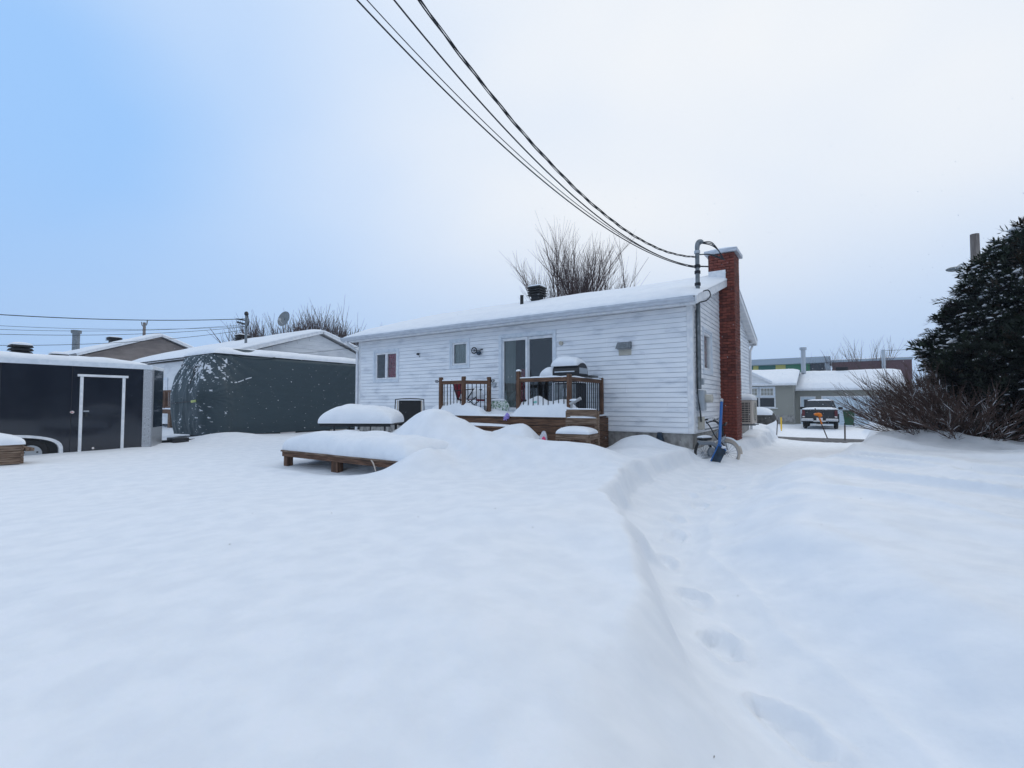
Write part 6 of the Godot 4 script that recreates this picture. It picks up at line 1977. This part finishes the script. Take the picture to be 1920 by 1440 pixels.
func cedar_foliage(v: PackedVector3Array, n: PackedVector3Array, c: PackedColorArray, ix: PackedInt32Array, snow: B, base: Vector3, rad: float, h: float, count: int, sd: int, sprays: Array) -> void:
	for i in count:
		var y := h * pow(rng.randf(), 0.85)
		var g := rng.randf_range(0, TAU)
		var clump := 1.0 + 0.42 * noise.get_noise_3d(cos(g) * 60.0 + sd, y * 42.0, sin(g) * 60.0) + 0.26 * noise.get_noise_3d(cos(g) * 170.0, y * 120.0 + sd, sin(g) * 170.0)
		var k := 1.0 - 0.45 * pow(rng.randf(), 1.6)
		var rr := rad * cedar_profile(y / h) * clump * k
		var o := Vector3(cos(g) * rr, y, sin(g) * rr)
		var d := Vector3(cos(g) + rng.randf_range(-0.6, 0.6), rng.randf_range(-0.15, 0.75), sin(g) + rng.randf_range(-0.6, 0.6)).normalized()
		var bs := Basis.looking_at(-d, Vector3.UP) * Basis(Vector3(0, 0, 1), rng.randf_range(-1.0, 1.0))
		var sc := rng.randf_range(0.75, 1.5) * (1.5 if rng.randf() < 0.05 else 1.0)
		var sp: Array = sprays[i % sprays.size()]
		var k0 := v.size()
		v.append_array(Transform3D(bs.scaled_local(Vector3.ONE * sc), base + o) * (sp[0] as PackedVector3Array))
		n.append_array(Transform3D(bs, Vector3.ZERO) * (sp[1] as PackedVector3Array))
		for q in sp[2]: ix.append(k0 + q)
		var f := rng.randf_range(0.65, 1.35)
		var brown := 1.0 if rng.randf() < 0.12 else 0.0
		var cc := PackedColorArray()
		cc.resize(sp[0].size())
		cc.fill(Color(lerpf(0.078, 0.12, brown) * f, lerpf(0.118, 0.088, brown) * f, lerpf(0.066, 0.045, brown) * f))
		c.append_array(cc)
		if k > 0.80 and rng.randf() < 0.75 and noise.get_noise_3d(cos(g) * 90.0, y * 90.0, sin(g) * 90.0) > -0.10:
			var big := rng.randf_range(0.25, 0.75) * (2.4 if rng.randf() < 0.04 else 1.0)
			var e := base + o + d * 0.26 * sc + Vector3(0, 0.03, 0)
			var fd := Vector3(d.x, -0.1, d.z).normalized()
			snow.tube(PackedVector3Array([e - fd * 0.10 * big, e - fd * 0.03 * big + Vector3(0, 0.012, 0) * big, e + fd * 0.04 * big + Vector3(0, 0.008, 0) * big, e + fd * 0.10 * big]), [0.012 * big, 0.036 * big, 0.032 * big, 0.008 * big], 5, false)

func coloured(parent: Node, called: String, v: PackedVector3Array, n: PackedVector3Array, c: PackedColorArray, ix: PackedInt32Array, m: Material) -> void:
	var arr := []
	arr.resize(Mesh.ARRAY_MAX)
	arr[Mesh.ARRAY_VERTEX] = v; arr[Mesh.ARRAY_NORMAL] = n; arr[Mesh.ARRAY_COLOR] = c; arr[Mesh.ARRAY_INDEX] = ix
	var am := ArrayMesh.new()
	am.add_surface_from_arrays(Mesh.PRIMITIVE_TRIANGLES, arr)
	var o := MeshInstance3D.new()
	o.mesh = am
	o.material_override = m
	o.name = called
	parent.add_child(o, true)

func cedar(called: String, label: String, category: String, at: Vector3, members: Array, sd: int, sprays: Array, group := "") -> void:
	# members: [offset, radius, height, sprays]
	rng.seed = sd
	var t := thing(called, label, category, at, 0.0, group)
	var tr := B.new()
	var sn := B.new()
	var v := PackedVector3Array()
	var n := PackedVector3Array()
	var c := PackedColorArray()
	var ix := PackedInt32Array()
	var limbs := B.new()
	for m in members:
		var o: Vector3 = m[0]
		var h: float = m[2]
		tr.tube(PackedVector3Array([o + Vector3(0, -0.2, 0), o + Vector3(0.05, h * 0.5, 0), o + Vector3(0, h * 0.93, 0)]), [0.16, 0.10, 0.02], 10)
		for i in 70:
			var y := rng.randf_range(0.2, h * 0.9)
			var g := rng.randf_range(0, TAU)
			var rr: float = m[1] * cedar_profile(y / h) * 0.85
			limbs.tube(PackedVector3Array([o + Vector3(0, y * 0.92, 0), o + Vector3(cos(g) * rr * 0.5, y, sin(g) * rr * 0.5), o + Vector3(cos(g) * rr, y + rr * 0.25, sin(g) * rr)]), [0.035, 0.022, 0.008], 5, false)
		cedar_foliage(v, n, c, ix, sn, o, m[1], h, m[3], sd, sprays)
	part(t, "trunk", tr, M.bark)
	part(t, "limbs", limbs, M.bark)
	coloured(t, "crown", v, n, c, ix, M.leaf)
	part(t, "snow_clumps", sn, M.snow, "stuff")

func make_cedars() -> void:
	var sprays := [spray(3), spray(4), spray(5), spray(6)]
	cedar("cedar_tree", "big dark green cedar dusted with snow at the right edge", "tree", Vector3(4.25, 0.45, -16.8), [[Vector3.ZERO, 2.15, 5.35, 17000]], 101, sprays)
	# the hedge goes on along the lot line, outside the picture, where the trailer's glossy side mirrors it
	var row := [[Vector3(1.2, 0, 2.2), 1.9, 5.0, 4500]]
	for z in [5.2, 8.0, 10.8, 13.6, 16.4]: row.append([Vector3(2.1 + 0.3 * sin(z), 0, z), 1.75, 5.0 + 0.4 * sin(z * 2.0), 1800])
	cedar("cedar_hedge", "row of dark cedars along the lot line beyond the right edge", "hedge", Vector3(4.25, 0.45, -16.8), row, 102, sprays)

# ---------------------------------------------------------------- falling snow
func make_snowfall() -> void:
	rng.seed = 404
	var b := B.new()
	b.ball(Vector3.ZERO, Vector3.ONE, 5, 4)
	var tfs := []
	for i in 2600:
		var p := Vector3(rng.randf_range(-17, 3), rng.randf_range(0.9, 5.5), rng.randf_range(-17, -4))
		if Vector2(p.x, p.z).length() < 7.0: continue
		var s := rng.randf_range(0.002, 0.0055)
		tfs.append(Transform3D(Basis.from_euler(Vector3(0.4, 0, 0.4)).scaled_local(Vector3(s, s * rng.randf_range(0.8, 1.8), s)), p))
	var mm := MultiMesh.new()
	mm.transform_format = MultiMesh.TRANSFORM_3D
	mm.mesh = b.mesh()
	mm.instance_count = tfs.size()
	for i in tfs.size(): mm.set_instance_transform(i, tfs[i])
	var o := MultiMeshInstance3D.new()
	o.multimesh = mm
	o.material_override = M.snow
	o.name = "falling_snow"
	add_child(o)
	tag(o, "sparse snowflakes drifting down over the yard", "snow", "", "stuff")

func make_specks() -> void:
	rng.seed = 77
	var b := nb()
	for i in 26:
		var x := rng.randf_range(-6.0, 2.0)
		var z := rng.randf_range(-7.0, -1.6)
		var p := Vector3(x, ground_height(x, z) + 0.004, z)
		var g := rng.randf_range(0, TAU)
		var l := rng.randf_range(0.003, 0.008)
		b.tube(PackedVector3Array([p - Vector3(cos(g), 0, sin(g)) * l, p + Vector3(0, 0.003, 0), p + Vector3(cos(g), 0.1, sin(g)) * l]), [0.0008, 0.0018, 0.0008], 5)
	tag(part(self, "bark_crumbs", b, M.bark, "stuff"), "tiny dark bark crumbs scattered on the yard snow", "debris")

# ---------------------------------------------------------------- sky
func make_sky() -> PanoramaSkyMaterial:
	# an overcast sky: pale cloud with thinner, bluer places; brighter round the veiled sun
	var w := 512
	var h := 256
	var im := Image.create(w, h, false, Image.FORMAT_RGBF)
	var n1 := FastNoiseLite.new()
	n1.seed = 12; n1.frequency = 0.9; n1.fractal_octaves = 4; n1.fractal_gain = 0.45
	var sun := SUN_TOWARDS.normalized()
	for j in h:
		var el := PI * (0.5 - (j + 0.5) / h)
		for i in w:
			var az := TAU * (i + 0.5) / w
			var d := Vector3(sin(az) * cos(el), sin(el), -cos(az) * cos(el))
			var up := maxf(d.y, 0.0)
			var c := n1.get_noise_3d(d.x, d.y * 1.7, d.z)
			var g := clampf(d.dot(sun), -1.0, 1.0)
			var veil := 0.55 * pow(maxf(0.0, 0.5 + 0.5 * g), 3.2)
			var thin := 0.62 * exp(-pow(acos(clampf(d.dot(Vector3(-1.39, 0.40, -0.15).normalized()), -1.0, 1.0)) / 0.62, 2.0))
			var k := clampf(0.50 + 0.34 * c + veil - thin + 0.10 * smooth(0.05, 0.8, up), 0.0, 1.0)
			var col := Color(0.42, 0.72, 1.19).lerp(Color(1.08, 1.12, 1.17), k)
			col = col.lerp(Color(0.52, 0.75, 1.11), 0.85 * (1.0 - smooth(0.04, 0.40, up)))
			im.set_pixel(i, j, col)
	var m := PanoramaSkyMaterial.new()
	m.panorama = ImageTexture.create_from_image(im)
	return m

const SUN_TOWARDS := Vector3(-0.02, 0.50, -0.866)

func _ready() -> void:
	rng.seed = 1
	noise.seed = 5
	noise.frequency = 0.01
	noise.fractal_octaves = 3
	noise_b.seed = 9
	noise_b.frequency = 0.01
	noise_b.fractal_octaves = 2
	# camera
	var cam := Camera3D.new()
	cam.position = EYE
	cam.rotation = Vector3(atan(36.0 / 900.0), deg_to_rad(34.3), 0)
	cam.fov = rad_to_deg(2.0 * atan(720.0 / 900.0))
	cam.near = 0.05
	cam.far = 600.0
	add_child(cam)
	cam.current = true
	# sky, exposure
	var we := WorldEnvironment.new()
	var env := Environment.new()
	env.background_mode = Environment.BG_SKY
	var sky := Sky.new()
	sky.sky_material = make_sky()
	env.sky = sky
	env.tonemap_mode = Environment.TONE_MAPPER_LINEAR
	env.tonemap_exposure = 0.83
	env.fog_enabled = true
	env.fog_density = 0.0010
	env.fog_light_color = Color(0.86, 0.92, 1.0)
	env.sdfgi_enabled = true
	env.ssao_enabled = true
	env.ssil_enabled = true
	we.environment = env
	add_child(we)
	# veiled sun behind the cloud, over the street
	var sun := DirectionalLight3D.new()
	sun.light_energy = 0.16
	sun.light_color = Color(1.0, 0.985, 0.965)
	sun.light_angular_distance = 25.0
	sun.shadow_enabled = true
	add_child(sun)
	sun.look_at_from_position(SUN_TOWARDS * 30.0, Vector3.ZERO, Vector3.UP)
	make_materials()
	make_ground()
	make_house()
	make_neighbours()
	make_across_street()
	make_trees()
	make_electrics()
	make_deck()
	make_trailer()
	make_camper()
	make_lines()
	make_deck_things()
	make_yard_things()
	make_snowfall()
	make_specks()
